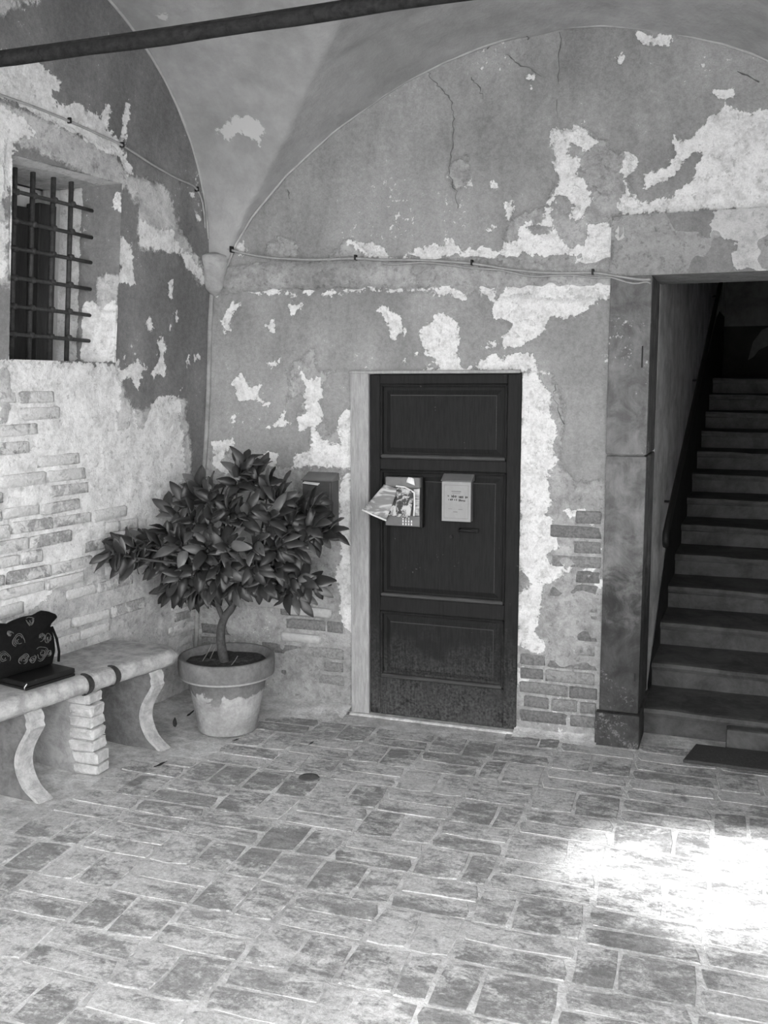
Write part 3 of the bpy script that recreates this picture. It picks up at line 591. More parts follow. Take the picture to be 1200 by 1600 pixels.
# left wall
ZONE_L = [(2.2,.50),(4.2,.50),(4.74,.30),(4.76,.62),(4.45,.70),(4.3,.9),(4.25,1.05),(4.02,1.18),(3.98,1.3),(3.75,1.4),(3.78,1.62),(3.62,1.74),(3.38,1.72),(3.3,1.55),(2.9,1.4),(2.2,1.3)]
z = .33; row = 0
rl = lambda tilt: (tilt, -math.atan(.083) * 0, math.pi / 2 - math.atan(.12))
nb = 0
while z < 1.75:
    u = 2.3 + (.13 if row % 2 else 0) + random.uniform(-.03, .03)
    while u < 4.8:
        L = random.choice((.25, .25, .235, .12, .2))
        c = (u + L / 2, z)
        pr = .9 if c[0] < 3.85 else .62
        if z > 1.3: pr = .6
        if inside(c, ZONE_L) and random.random() < pr:
            pl = lambda uu, zz: LW(uu, zz, -.0245 + random.uniform(-.002, .003))
            b = brick(wall_left, c[0], z + random.uniform(-.004, .004), L - .012, .052 + random.uniform(-.006, .004), .06, pl, lambda t: (0, math.radians(random.uniform(-1, 1)), math.pi / 2 - math.atan(.12)), M_BRICK_L)
            nb += 1
        u += L + .012
    z += .0725; row += 1
# back wall right of the door, and behind the pot
ZONE_R = [(-1.03,0.06),(-.64,.06),(-.64,1.17),(-.86,1.17),(-.87,.98),(-.80,.84),(-.83,.8),(-.9,.72),(-.9,.4),(-1.03,.38)]
ZONE_P = [(-2.9,.12),(-2.0,.12),(-2.03,.45),(-2.06,.72),(-2.3,.8),(-2.9,.8)]
for zone, hb, p0, u_lo, u_hi, par in ((ZONE_R, .06, 1.0, -1.03, -.64, 0), (ZONE_P, .056, .5, -2.88, -2.0, 1)):
    z = .09; row = 0
    while z < 1.2:
        u = u_lo + (-.12 if row % 2 else 0)
        while u < u_hi:
            L = random.choice((.245, .25, .13, .24))
            a, b_ = max(u, u_lo), min(u + L, u_hi)
            if b_ - a > .05 and inside(((a + b_) / 2, z), zone) and random.random() < p0:
                brick(wall_back, (a + b_) / 2, z, b_ - a - .012, hb + random.uniform(-.006, .003), .06,
                      lambda uu, zz: (uu, YB + .0245 + random.uniform(-.002, .003), zz), lambda t: (0, random.uniform(-.015, .015), 0), M_BRICK_B)
            u += L + .012
        z += .0735; row += 1
# two long pale bricks standing proud behind the pot
for (a, b_, z) in ((-2.58, -2.33, .565), (-2.32, -2.08, .535), (-2.36, -2.14, .385)):
    o = brick(wall_back, (a + b_) / 2, z, b_ - a, .05, .07, lambda uu, zz: (uu, YB + .017, zz), lambda t: (0, .01, 0), plain('limed_brick', .42, .95, .15, 30))

# cracks in the lunette
for pl in CRACKS:
    pts = []
    for i in range(len(pl) - 1):
        for t in np.linspace(0, 1, 6, endpoint=False):
            pts.append((pl[i][0]+(pl[i+1][0]-pl[i][0])*t + random.uniform(-.009,.009), YB - .001, pl[i][1]+(pl[i+1][1]-pl[i][1])*t + random.uniform(-.004,.004)))
    rr = [.001 + .0028 * abs(math.sin(i * .9)) * random.random() for i in range(len(pts))]
    MB().tube(pts, rr, 5).build('crack', plain('crack_shadow', .14, .95, .4, 30) if 'crack_shadow' not in bpy.data.materials else bpy.data.materials['crack_shadow'], wall_back)

# ------------------------------------------------------------------ string course and corner corbel
def course(name, parent, path, prof, mat):
    m = MB(); n = len(path); k = len(prof); vv = []
    for i, p in enumerate(path):
        j1 = random.uniform(.8, 1.15); j2 = random.uniform(-.008, .008)
        for (o_, z) in prof: vv.append(p(o_ * j1, z + j2))
    m.add(vv, [(i*k+a, i*k+a+1, (i+1)*k+a+1, (i+1)*k+a) for i in range(n-1) for a in range(k-1)])
    return m.build(name, mat, parent, True)
path = []
for x in np.linspace(-2.76, -.63, 60):
    zc = 2.345 - .055 * (x + 2.76) / 2.13 + (.03 * math.exp(-((x + 2.76) / .25) ** 2) * -1)
    amp = 1. if x < -1.5 else max(.25, 1 - (x + 1.5) / .8)
    path.append(lambda o_, z, x=x, zc=zc, amp=amp: (x, YB + .004 - o_ * amp, zc + z))
sc = course('string_course', None, path, [(0,.075),(.012,.06),(.022,.03),(.03,-.01),(.026,-.04),(.01,-.062),(-.002,-.07)], M_BACK)
at = np.array([0.0]); attrs(sc.data, -.035, .05)
sc.name = 'trim_1'; tag(sc, 'ragged plaster string course running along the back wall', kind='structure')
corb = MB(); cx0, cy0 = LW(YB, 2.36)[0] + .02, YB - .015
prof = [(.0, 2.235), (.03, 2.255), (.052, 2.28), (.062, 2.33), (.075, 2.39), (.088, 2.425), (.09, 2.445), (.05, 2.462), (.0, 2.47)]
corb.lathe([(r, z) for r, z in prof], 20, (cx0, cy0, 0))
co = corb.build('trim_2', plain('corbel_plaster', .33, .95, .2, 15, .1, bump=.005), None, True)
tag(co, 'small tapered plaster corbel in the corner below the vault', kind='structure')

# ------------------------------------------------------------------ stair opening: jamb, plinth, lintel
t3 = empty('trim_3', (-.53, YB, 0)); tag(t3, 'grey rendered stone surround of the stair opening with heavy lintel', kind='structure')
def pt(name, mat, x0, x1, y0, y1, z0, z1, bevel=.008):
    o = MB().box(x0 + .53, x1 + .53, y0 - YB, y1 - YB, z0, z1).build(name, mat, t3, bevel=bevel, seg=2)
    return o
pt('jamb_stone', M_PIER, -.625, -.437, YB - .03, YB + .42, .17, 1.425)
pt('jamb_stone', M_PIER, -.628, -.438, YB - .033, YB + .42, 1.432, 2.262)
pt('plinth', M_PIER, -.64, -.428, YB - .05, YB + .42, -.02, .165)
# lintel with patchy render
lx = grid_line(-.63, .95, .0125); lz = grid_line(2.262, 2.535, .0125)
LP = [[(-.19,2.54),(1.,2.54),(1.,2.26),(-.07,2.262),(-.10,2.33),(-.08,2.40),(-.19,2.43)], [(-.6,2.50),(-.58,2.52),(-.57,2.46),(-.6,2.42)], [(-.55,2.4),(-.5,2.42),(-.49,2.36),(-.54,2.37)]]
LR = [[(-.63,2.54),(-.45,2.54),(-.47,2.26),(-.63,2.26)]]
lo = wall_grid('lintel', lx, lz, [], lambda u, v, n: np.c_[u + .53, -.032 - n * .7, v], LP, LR, M_LINTEL); lo.parent = t3
lc = pt('lintel_core', M_LINTEL, -.63, .95, YB - .031, YB + .42, 2.262, 2.535, 0); attrs(lc.data, -.3, .1)
pt('jamb_stone', M_PIER, .78, .95, YB - .03, YB + .42, 0, 2.262)
# drilled socket near the foot of the jamb
box('bolt_socket', M_BLACK, t3, -.462 + .53, -.452 + .53, -.034, -.028, .335, .375, 0)
box('bolt_socket', M_BLACK, t3, -.475 + .53, -.468 + .53, -.036, -.03, 1.84, 1.94, 0)

# ------------------------------------------------------------------ staircase
SL0, SL1 = -.437, -.30     # left wall of the flight drifts inward with depth
def slx(y): return SL0 + (SL1 - SL0) * (y - 5.2) / 4.4 if y > 5.2 else SL0
stair = empty('staircase', (0, 4.9, 0)); tag(stair, 'dark stone staircase climbing away behind the opening', 'staircase')
NS, TR, RI = 13, .36, .141
for i in range(NS):
    y = 4.99 + TR * i; zt = RI * (i + 1)
    wv = [random.uniform(-.006, .006) for _ in range(8)]
    m = MB()
    N = 10; xx = np.linspace(slx(y) - .02, .82, N)
    prof = [(.03, zt - RI - .03), (.025, zt - .05), (.0, zt - .042), (-.012, zt - .022), (-.004, zt - .004), (.02, zt), (TR + .05, zt + .004), (TR + .05, zt - RI - .03)]
    vv = []
    for x in xx:
        dz = -.010 * math.exp(-((x - .2) / .3) ** 2) + random.uniform(-.003, .003); dy = random.uniform(-.004, .004)
        vv += [(x, y - 4.9 + a + dy, b + (dz if k in (2,3,4,5) else 0)) for k, (a, b) in enumerate(prof)]
    k = len(prof)
    m.add(vv, [(a*k+b, a*k+(b+1) % k, (a+1)*k+(b+1) % k, (a+1)*k+b) for a in range(N-1) for b in range(k)] + [tuple(range(k)), tuple((N-1)*k+b for b in range(k))[::-1]])
    m.build('step', M_STEP, stair)
# the bottom step is a broad block with a shorter one set beside it
yt = 4.99 + TR * NS
MB().box(slx(9.6) - .05, .82, yt - 4.9, yt - 4.9 + 1.2, RI*NS - .2, RI*NS).build('landing', M_STEP, stair, bevel=.01)
box('corner_block', M_STEP, stair, -.03, .8, .01, .12, -.02, .10, .015, 2)
# stairwell shell
m = MB(); 
yy = np.linspace(5.2, 10.8, 18)
for a, b in zip(yy[:-1], yy[1:]):
    m.add([(slx(a), a, -.1), (slx(b), b, -.1), (slx(b), b, 4.6), (slx(a), a, 4.6)], [(0, 1, 2, 3)])
m.add([(slx(5.2) - .3, 5.2, -.1), (slx(5.2), 5.2, -.1), (slx(5.2), 5.2, 4.6), (slx(5.2) - .3, 5.2, 4.6)], [(0, 1, 2, 3)])
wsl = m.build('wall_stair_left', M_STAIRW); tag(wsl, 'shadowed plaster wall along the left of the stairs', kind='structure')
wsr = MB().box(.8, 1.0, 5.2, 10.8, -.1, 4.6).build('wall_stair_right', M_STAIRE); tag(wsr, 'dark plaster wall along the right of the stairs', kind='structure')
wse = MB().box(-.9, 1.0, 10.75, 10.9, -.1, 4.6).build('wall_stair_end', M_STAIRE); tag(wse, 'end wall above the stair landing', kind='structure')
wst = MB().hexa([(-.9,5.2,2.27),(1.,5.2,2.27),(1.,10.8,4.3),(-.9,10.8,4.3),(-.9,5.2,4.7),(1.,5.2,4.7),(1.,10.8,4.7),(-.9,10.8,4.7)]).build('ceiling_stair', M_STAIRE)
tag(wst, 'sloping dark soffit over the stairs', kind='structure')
# dark painted dado following the flight
m = MB(); vv = []
ya = np.linspace(5.22, 10.7, 14)
for a in ya:
    zl = max(0, min(RI * NS, RI * (a - 4.99) / TR)); zt = zl + .62
    if a < 6.2: zt = zl + .62 * (a - 5.0) / 1.2
    vv += [(slx(a) + .006, a, zl - .12), (slx(a) + .006, a, zt)]
m.add(vv, [(2*i, 2*i+2, 2*i+3, 2*i+1) for i in range(len(ya)-1)])
m.build('dado', M_DADO, wsl)
box('dado', M_DADO, wse, -.4, .8, 10.735, 10.749, 1.75, 2.36, 0)
# light reflection painted as a pale patch on the end dado
m = MB(); m.prism([(-.02,2.02),(.03,2.05),(.08,2.12),(.16,2.16),(.2,2.3),(.17,2.35),(.1,2.32),(.02,2.2)], 10.728, 10.734, lambda u, v, w_: (u, w_, v)); m.build('reflection_patch', M_STAIRE, wse)
# handrail
hr = empty('handrail', (slx(5.3) + .05, 5.3, .98)); tag(hr, 'black iron handrail fixed to the left stair wall', 'handrail')
hx, hy, hz = hr.location
rail = [(slx(y) + .055, y, .995 + .445 * (y - 5.36)) for y in np.linspace(5.36, 9.4, 12)]
first = rail[0]
curl = [(first[0], first[1] + .035, first[2] - .055), (first[0], first[1] - .005, first[2] - .075), (first[0], first[1] - .035, first[2] - .045), (first[0], first[1] - .02, first[2] - .01)]
MB().tube([(a-hx, b-hy, c-hz) for a, b, c in curl + rail[1:]], .017, 8).build('rail', M_BLACK, hr, True)
for y in (5.75, 7.3, 8.9):
    zr = .995 + .445 * (y - 5.36)
    MB().tube([(slx(y) - .02 - hx, y - hy, zr - .06 - hz), (slx(y) + .05 - hx, y - hy, zr - .06 - hz), (slx(y) + .055 - hx, y - hy, zr - hz)], .008, 6).build('bracket', M_BLACK, hr)
# doormat in front of the stairs
mt = MB().add([(-.215,4.655,0),(.62,4.655,0),(.62,4.895,0),(-.168,4.895,0),(-.215,4.655,.016),(.62,4.655,.016),(.62,4.895,.016),(-.168,4.895,.016)], [(3,2,1,0),(4,5,6,7),(0,1,5,4),(1,2,6,5),(2,3,7,6),(3,0,4,7)])
mo = mt.build('doormat', M_MAT, None, bevel=.004); tag(mo, 'dark grey doormat on the paving before the stairs', 'doormat')

# ------------------------------------------------------------------ door
door = empty('door_1', (-1.44, YB, 0)); tag(door, 'dark painted panelled wooden door with letter boxes hung on it', kind='structure')
def dp(name, mat, x0, x1, z0, z1, yf, yb, bevel=.004):
    return MB().box(x0 + 1.44, x1 + 1.44, yf - YB, yb - YB, z0, z1).build(name, mat, door, bevel=bevel)
x0, x1 = -1.838, -1.043
YF = YB - .012
dp('stile', M_DOOR, x0, x0 + .055, .012, 1.815, YF, YF + .045)
dp('stile', M_DOOR, x1 - .07, x1, .012, 1.815, YF, YF + .045)
for z0, z1 in ((1.765, 1.815), (1.325, 1.385), (.575, .655), (.012, .215)):
    dp('rail', M_DOOR, x0 + .055, x1 - .07, z0, z1, YF, YF + .045)
for z0, z1 in ((1.385, 1.765), (.655, 1.325), (.215, .575)):
    a, b = x0 + .055, x1 - .07
    p_ = dp('panel', M_DOOR, a - .005, b + .005, z0 - .005, z1 + .005, YF + .022, YF + .04, 0)
    fld = MB()
    i0, i1 = .03, .055
    pts = lambda i, y: [(a+1.44+i, y-YB, z0+i), (b+1.44-i, y-YB, z0+i), (b+1.44-i, y-YB, z1-i), (a+1.44+i, y-YB, z1-i)]
    fld.add(pts(i0, YF + .022) + pts(i1, YF + .009), [(4,5,6,7),(0,1,5,4),(1,2,6,5),(2,3,7,6),(3,0,4,7)])
    fld.build('raised_field', M_DOOR, p_)
    # moulding around the panel, its bottom strip coloured pale as if catching light
    for (u0, u1, w0, w1) in ((a, b, z0, z0 + .02), (a, b, z1 - .014, z1), (a, a + .014, z0, z1), (b - .014, b, z0, z1)):
        mm = MB(); 
        mm.box(u0 + 1.44, u1 + 1.44, YF - .006 - YB, YF + .02 - YB, w0, w1)
        mm.build('moulding', M_MOULD if w1 - w0 == .02 or abs(w1-w0-.02) < 1e-6 else M_DOOR, p_, bevel=.006)
    # pale bead for a worn field edge with highlight painted in
    bd = MB(); e = .056
    bd.tube([(a+1.44+e, YF+.008-YB, z1-e), (b+1.44-e, YF+.008-YB, z1-e)], .0025, 5)
    bd.build('worn_lit_edge', M_MOULD, p_)
    bd = MB(); bd.tube([(b+1.44-e, YF+.008-YB, z1-e), (b+1.44-e, YF+.008-YB, z0+e)], .0018, 5); bd.build('worn_lit_edge', M_MOULD, p_)
lv = MB(); lv.tube([(.092, -.02, 1.031), (.1, -.045, 1.031), (.13, -.05, 1.033), (.185, -.048, 1.028)], [.007, .008, .008, .005], 8); lv.build('door_handle', M_BLACK, door, True)
box('handle_plate', M_BLACK, door, .085, .19, -.02, -.008, 1.02, 1.04, .003)
MB().lathe([(0, 0), (.008, 0), (.008, .006), (0, .006)], 12).build('keyhole', M_BLACK, door).matrix_local = Matrix.Translation((.045, -.012, .992)) @ Matrix.Rotation(math.pi/2, 4, 'X')
# frame
t4 = empty('trim_4', (-1.89, YB, 0)); tag(t4, 'pale weathered wooden frame along the left and top of the door', kind='structure')
box('jamb', M_JAMB, t4, -.055, .047, -.022, .25, 0, 1.822, .005, 2)
box('head', M_JAMB, t4, -.06, .84, -.026, .25, 1.818, 1.834, .004)
dk = MB().box(-1.84, -1.03, YB + .05, YB + .3, 0, 1.82); o = dk.build('door_back', M_DOOR, door); o.location = (1.44, -YB, 0)
# threshold worn into the floor
th = MB().box(-1.95, -1.02, YB - .05, YB + .3, -.06, .008).build('threshold', M_MORTAR, floor, bevel=.006)

# ------------------------------------------------------------------ letter boxes
lb = empty('letter_box', (-1.635, YF, 1.04)); tag(lb, 'grey metal letter box on the door overflowing with newspapers', 'letter box')
box('body', M_BOXGREY, lb, -.092, .088, -.05, -.008, .0, .255, .004, 2)
box('side_panel', M_BLACK, lb, .088, .1, -.046, -.004, -.004, .252, .002)
box('front_plate', M_BOXGREY, lb, -.096, .09, -.058, -.05, .002, .058, .002)
box('top_flap', M_BOXGREY, lb, -.096, .092, -.062, -.004, .2, .255, .004)
for i, x in enumerate((-.003, .013, .028, .043)):
    for k in range(3 if i < 3 else 2):
        box('white_mark', M_PAPER, lb, x, x + .006, -.0595, -.0575, .008 + .015 * k, .019 + .015 * k, 0)
def news_material(name, lo, hi, sc, dark):
    k = NT(name)
    tc = k.n('ShaderNodeTexCoord').outputs['Object']
    a = k.noise(sc, 3, .6, 1.2, vec=tc); b = k.noise(sc * 6, 4, .7, vec=tc)
    v = k.mix(k.step(k.math('ADD', k.math('MULTIPLY', a, .75), k.math('MULTIPLY', b, .25)), .46, .56), dark, hi)
    v = k.math('MULTIPLY', v, k.mix(b, .8, 1.15))
    k.color(v); return k.fin(.75, .2)
M_NEWS1 = (lambda k: (k.color(k.mix(k.step(k.noise(9, 4, .6, .8, stretch=(1, 1, 3.2), vec=k.n('ShaderNodeTexCoord').outputs['Object']), .42, .58), .2, .5)), k.fin(.75, .2))[1])(NT('newsprint'))
M_NEWS2 = news_material('news_photo', .1, .5, 22, .06)
def sheet(name, parent, corners, bulge, mat, th=.004, n=8, ripple=0.):
    """a bent, slightly thick folded paper between four corners (bl, br, tr, tl)"""
    bl, br, tr, tl = [Vector(c) for c in corners]; nrm = (br - bl).cross(tl - bl).normalized()
    m = MB(); vv = []
    for side in (0, 1):
        for j in range(n + 1):
            for i in range(n + 1):
                u, v = i / n, j / n
                p = (bl * (1-u) + br * u) * (1-v) + (tl * (1-u) + tr * u) * v
                p += nrm * (bulge * math.sin(math.pi * u) * (1 - .3 * v) + ripple * math.sin(7 * u + 3 * v) - (th if side else 0))
                vv.append(p)
    K = (n + 1) ** 2; fs = []
    for j in range(n):
        for i in range(n):
            a = j * (n + 1) + i
            fs += [(a, a+1, a+n+2, a+n+1), (K+a+n+1, K+a+n+2, K+a+1, K+a)]
    for i in range(n):
        fs += [(i+1, i, K+i, K+i+1), (n*(n+1)+i, n*(n+1)+i+1, K+n*(n+1)+i+1, K+n*(n+1)+i)]
        a = i*(n+1); b = a + n + 1; fs += [(a, b, K+b, K+a)]
        a = i*(n+1)+n; b = a + n + 1; fs += [(b, a, K+a, K+b)]
    m.add(vv, fs)
    return m.build(name, mat, parent, True)
def news(label, corners, bulge, mat, th, ripple=.002, edge=None):
    c = Vector(corners[0]); e = empty('newspaper', c)
    tag(e, label, 'newspaper', 'papers stuffed in the door letter box')
    sheet('pages', e, [Vector(p) - c for p in corners], bulge, mat, th, ripple=ripple)
    if edge:
        MB().tube([Vector(p) - c for p in edge], .005, 6).build('folded_edge', M_PAPER, e, True)
    return e
YN = YF - .062
news('folded newspaper sliding out to the left of the door letter box', [(-1.835,YN-.05,1.125),(-1.715,YN-.03,1.075),(-1.655,YN-.014,1.235),(-1.735,YN-.005,1.255)], .012, M_NEWS1, .006, edge=[(-1.838,YN-.055,1.125),(-1.78,YN-.05,1.10),(-1.712,YN-.036,1.073)])
news('illustrated magazine folded over in the front of the letter box', [(-1.662,YN-.028,1.115),(-1.585,YN-.03,1.10),(-1.57,YN-.016,1.225),(-1.665,YN-.014,1.25)], .016, M_NEWS2, .008, edge=[(-1.667,YN-.016,1.25),(-1.62,YN-.012,1.245),(-1.568,YN-.018,1.22),(-1.562,YN-.03,1.16),(-1.565,YN-.03,1.102)])
news('dark printed flyer poking out low under the magazine', [(-1.735,YN-.018,1.105),(-1.6,YN-.02,1.085),(-1.61,YN-.012,1.16),(-1.7,YN-.012,1.17)], .012, M_NEWS2, .004)
news('thin pale leaflet at the right edge of the letter box', [(-1.575,YN-.008,1.10),(-1.545,YN-.006,1.10),(-1.543,YN-.003,1.24),(-1.575,YN-.004,1.235)], .004, M_NEWS1, .004)
news('crumpled white slip on top of the letter box', [(-1.615,YN-.008,1.27),(-1.565,YN-.012,1.255),(-1.575,YN-.004,1.29),(-1.605,YN,1.297)], .01, M_PAPER, .003, .004)

nb_ = empty('notice_box', (-1.356, YF, 1.078)); tag(nb_, 'flat metal post box on the door faced with a bordered printed notice', 'letter box')
box('body', M_BOXGREY, nb_, -.075, .077, -.05, -.006, 0, .205, .003)
m = MB().hexa([(-.08,-.056,.203),(.082,-.056,.203),(.082,0,.203),(-.08,0,.203),(-.08,-.054,.208),(.082,-.054,.208),(.082,0,.24),(-.08,0,.24)]); m.build('sloping_lid', M_BOXGREY, nb_, bevel=.002)
box('notice', M_NOTICE, nb_, -.074, .076, -.0525, -.0505, .001, .2, 0)
pn = nb_.children[-1]
def ink(x0, x1, z0, z1, mat=M_INK): return box('printed_line', mat, pn, x0, x1, -.0532, -.0524, z0, z1, 0)
for (a, b, c, d) in ((-.062,.064,.183,.1845), (-.062,.064,.016,.0175), (-.0625,-.0612,.016,.184), (.0628,.0642,.016,.184)): ink(a, b, c, d, M_FAINT)
ink(-.024, .026, .15, .155, M_FAINT); ink(-.02, .022, .142, .1445, M_FAINT)
def scrawl(x0, x1, z, h, seed):
    r = random.Random(seed); x = x0
    while x < x1:
        wd = r.uniform(.002, .0055)
        if r.random() < .85: ink(x, min(x + wd, x1), z - r.uniform(0, h * .3), z + h * r.uniform(.5, 1.))
        x += wd + r.uniform(.0008, .002)
scrawl(-.043, -.037, .127, .009, 1); scrawl(-.03, .004, .124, .012, 2); scrawl(.014, .062, .122, .011, 3)
scrawl(-.04, .005, .108, .009, 4); scrawl(.014, .055, .105, .009, 5)
ink(-.04, -.02, .063, .065, M_FAINT); ink(.012, .034, .061, .064, M_FAINT); ink(-.014, .008, .047, .051, M_FAINT)

wb = empty('wall_mailbox', (-2.105, YB, 1.012)); tag(wb, 'dark metal mailbox on the back wall behind the lemon tree', 'mailbox')
box('body', M_BOXDARK, wb, -.088, .086, -.085, -.003, 0, .252, .004, 2)
m = MB().hexa([(-.094,-.1,.25),(.092,-.1,.25),(.092,0,.25),(-.094,0,.25),(-.09,-.097,.256),(.088,-.097,.256),(.088,0,.29),(-.09,0,.29)]); m.build('sloping_lid', M_BOXGREY, wb, bevel=.002)
box('front_door', M_BOXDARK, wb, -.08, .068, -.09, -.085, .01, .225, .002)
box('hinge_strip', M_BOXGREY, wb, .0705, .073, -.0905, -.085, .01, .24, 0)
for z in (.098, .082): box('pale_strip', M_PAPER, wb, -.042, .028, -.0925, -.0895, z, z + .0055, 0)
sl = MB().hexa([(-.078,-.106,.236),(.01,-.108,.228),(.014,-.09,.236),(-.074,-.09,.242),(-.078,-.106,.238),(.01,-.108,.23),(.014,-.09,.239),(-.074,-.09,.245)]).build('envelope', M_PAPER); sl.location = wb.location
tag(sl, 'white envelope sticking out of the dark wall mailbox slot', 'envelope')

# ------------------------------------------------------------------ barred window in the left wall
win = empty('window_1', LW(3.75, WZ0)); tag(win, 'deep window opening with iron bars and dark shutter in the left wall', kind='structure')
wo = Vector(win.location)
def wv(Y_, z, n): return Vector(LW(Y_, z, n)) - wo
def wbox(name, mat, Y0, Y1, z0, z1, n0, n1, bevel=0.):
    m = MB().hexa([wv(Y0,z0,n0), wv(Y0,z0,n1), wv(Y1,z0,n1), wv(Y1,z0,n0), wv(Y0,z1,n0), wv(Y0,z1,n1), wv(Y1,z1,n1), wv(Y1,z1,n0)])
    return m.build(name, mat, win, bevel=bevel)
# reveal: far jamb is splayed and patchy, lintel soffit, sill, near jamb
def rgrid(name, c00, c10, c11, c01, lime, raw, n=40):
    us_ = np.linspace(0, 1, n); vs2 = np.linspace(0, 1, n)
    c00, c10, c11, c01 = [np.array(c) for c in (c00, c10, c11, c01)]
    def pl(u, v, k):
        return (c00*(1-u)[:,None] + c10*u[:,None])*(1-v)[:,None] + (c01*(1-u)[:,None] + c11*u[:,None])*v[:,None] + np.c_[k*.5, -k, k*0]
    o = wall_grid(name, us_, vs2, [], pl, lime, raw, M_LEFT, (), .003); o.parent = win; o.location = (0, 0, 0); return o
D1 = -.36
far = rgrid('far_reveal', wv(WY1, WZ0, .002), wv(WY1 - .06, WZ0, D1), wv(WY1 - .06, WZ1, D1), wv(WY1, WZ1, .002),
            [[(0,.0),(.5,0),(.5,.33),(.35,.36),(.2,.3),(.05,.38),(0,.3)], [(.0,.83),(.12,.88),(.08,.95),(0,.93)], [(.55,0),(1,0),(1,1),(.55,1)]], [[(.0,.3),(.3,.3),(.3,.5),(0,.5)]])
rgrid('soffit', wv(WY0, WZ1, .002), wv(WY1, WZ1, .002), wv(WY1 - .06, WZ1 - .02, D1), wv(WY0, WZ1 - .02, D1), [[(0,0),(1,0),(1,.3),(.5,.2),(0,.35)]], [[(0,0),(1,0),(1,1),(0,1)]])
rgrid('sill', wv(WY0, WZ0, .002), wv(WY1, WZ0, .002), wv(WY1 - .06, WZ0, D1), wv(WY0, WZ0, D1), [[(0,0),(1,0),(1,1),(0,1)]], [])
rgrid('near_reveal', wv(WY0, WZ0, .002), wv(WY0, WZ0, D1), wv(WY0, WZ1, D1), wv(WY0, WZ1, .002), [[(0,0),(1,0),(1,1),(0,1)]], [])
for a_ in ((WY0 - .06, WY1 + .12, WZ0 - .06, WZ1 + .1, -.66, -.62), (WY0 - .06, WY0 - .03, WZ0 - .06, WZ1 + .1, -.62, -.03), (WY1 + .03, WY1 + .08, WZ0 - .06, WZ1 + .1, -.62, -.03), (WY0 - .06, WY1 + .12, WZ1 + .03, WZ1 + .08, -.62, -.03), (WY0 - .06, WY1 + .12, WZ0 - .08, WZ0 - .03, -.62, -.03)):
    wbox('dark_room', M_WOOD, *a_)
wbox('frame', M_WOODL, 3.985, 4.03, WZ0, WZ1 - .02, -.37, -.30, .004)
wbox('frame', M_WOOD, 3.88, 3.985, WZ0, WZ1 - .1, -.36, -.28, .004)
s1 = wbox('shutter', M_WOOD, 3.40, 3.74, WZ0, WZ1 - .14, -.36, -.335, .003)
wbox('shutter', M_WOOD, 3.745, 3.88, WZ0, WZ1 - .12, -.37, -.345, .003)
wbox('shutter_head', M_STAIRW, 3.40, 4.03, WZ1 - .12, WZ1 - .02, -.42, -.39)
GN = -.15
for Yb in (3.597, 3.698, 3.818, 3.927):
    MB().tube([wv(Yb, WZ0 - .02, GN), wv(Yb, WZ1 + .01, GN)], .0115, 8).build('vertical_bar', M_IRON, win, True)
for zb in (2.585, 2.462, 2.346, 2.221, 2.098, 1.976):
    hb_ = MB().tube([wv(3.40, zb + .012, GN + .012), wv(3.60, zb + .006, GN + .014), wv(3.93, zb, GN + .013), wv(4.07, zb - .004, GN + .01)], .009, 8).build('horizontal_bar', M_IRON, win, True)
    for Yb in (3.597, 3.698, 3.818, 3.927):
        c = wv(Yb, zb + .006, GN + .008)
        mm = MB(); mm.lathe([(0, -.016), (.015, -.012), (.02, 0), (.015, .012), (0, .016)], 8, c); mm.build('bar_knot', M_IRON, hb_, True)

# ------------------------------------------------------------------ electric cable with clips
cab = empty('electric_cable', (-1.9, YB - .03, 2.40)); tag(cab, 'thin painted cable clipped along the left and back walls', 'cable')
co_ = Vector(cab.location)
def smooth(pts, k=4):
    out = []
    for i in range(len(pts) - 1):
        p0, p1, p2, p3 = pts[max(i-1,0)], pts[i], pts[i+1], pts[min(i+2,len(pts)-1)]
        for t in np.linspace(0, 1, k, endpoint=False):
            out.append(tuple(.5*((2*b)+(-a+c)*t+(2*a-5*b+4*c-d)*t*t+(-a+3*b-3*c+d)*t**3) for a, b, c, d in zip(p0, p1, p2, p3)))
    return out + [pts[-1]]
def off_b(x): return YB - (.034 if -2.7 < x < -1.2 else .02) - (.02 if x > -.64 else 0)
cb = [Vector((x, off_b(x), z)) - co_ for x, z in CABLE_BACK]
cl_ = [Vector(LW(y, z, .014)) - co_ for y, z in CABLE_LEFT]
cl_[-1] = cb[0]
MB().tube(smooth(cl_), .0055, 6).build('cable_run', M_CABLE, cab, True)
MB().tube(smooth(cb), .0065, 6).build('cable_run', M_CABLE, cab, True)
MB().tube([Vector(p) + Vector((0, -.004, -.016 - .006 * math.sin(i))) for i, p in enumerate(smooth(cb[8:]))], .0045, 6).build('cable_run', M_CABLE, cab, True)
for i in (7, 10, 13):
    p = cb[i]; box('clip', M_BLACK, cab, p.x - .005, p.x + .005, p.y - .008, p.y + .018, p.z - .008, p.z + .018, .001)
p = cb[3]; box('clip', M_BLACK, cab, p.x - .006, p.x + .006, p.y - .009, p.y + .03, p.z - .012, p.z + .02, .002)
for i in (3, 5, 8):
    p = cl_[i]; box('clip', M_BLACK, cab, p.x - .016, p.x + .007, p.y - .005, p.y + .005, p.z - .008, p.z + .016, .001)

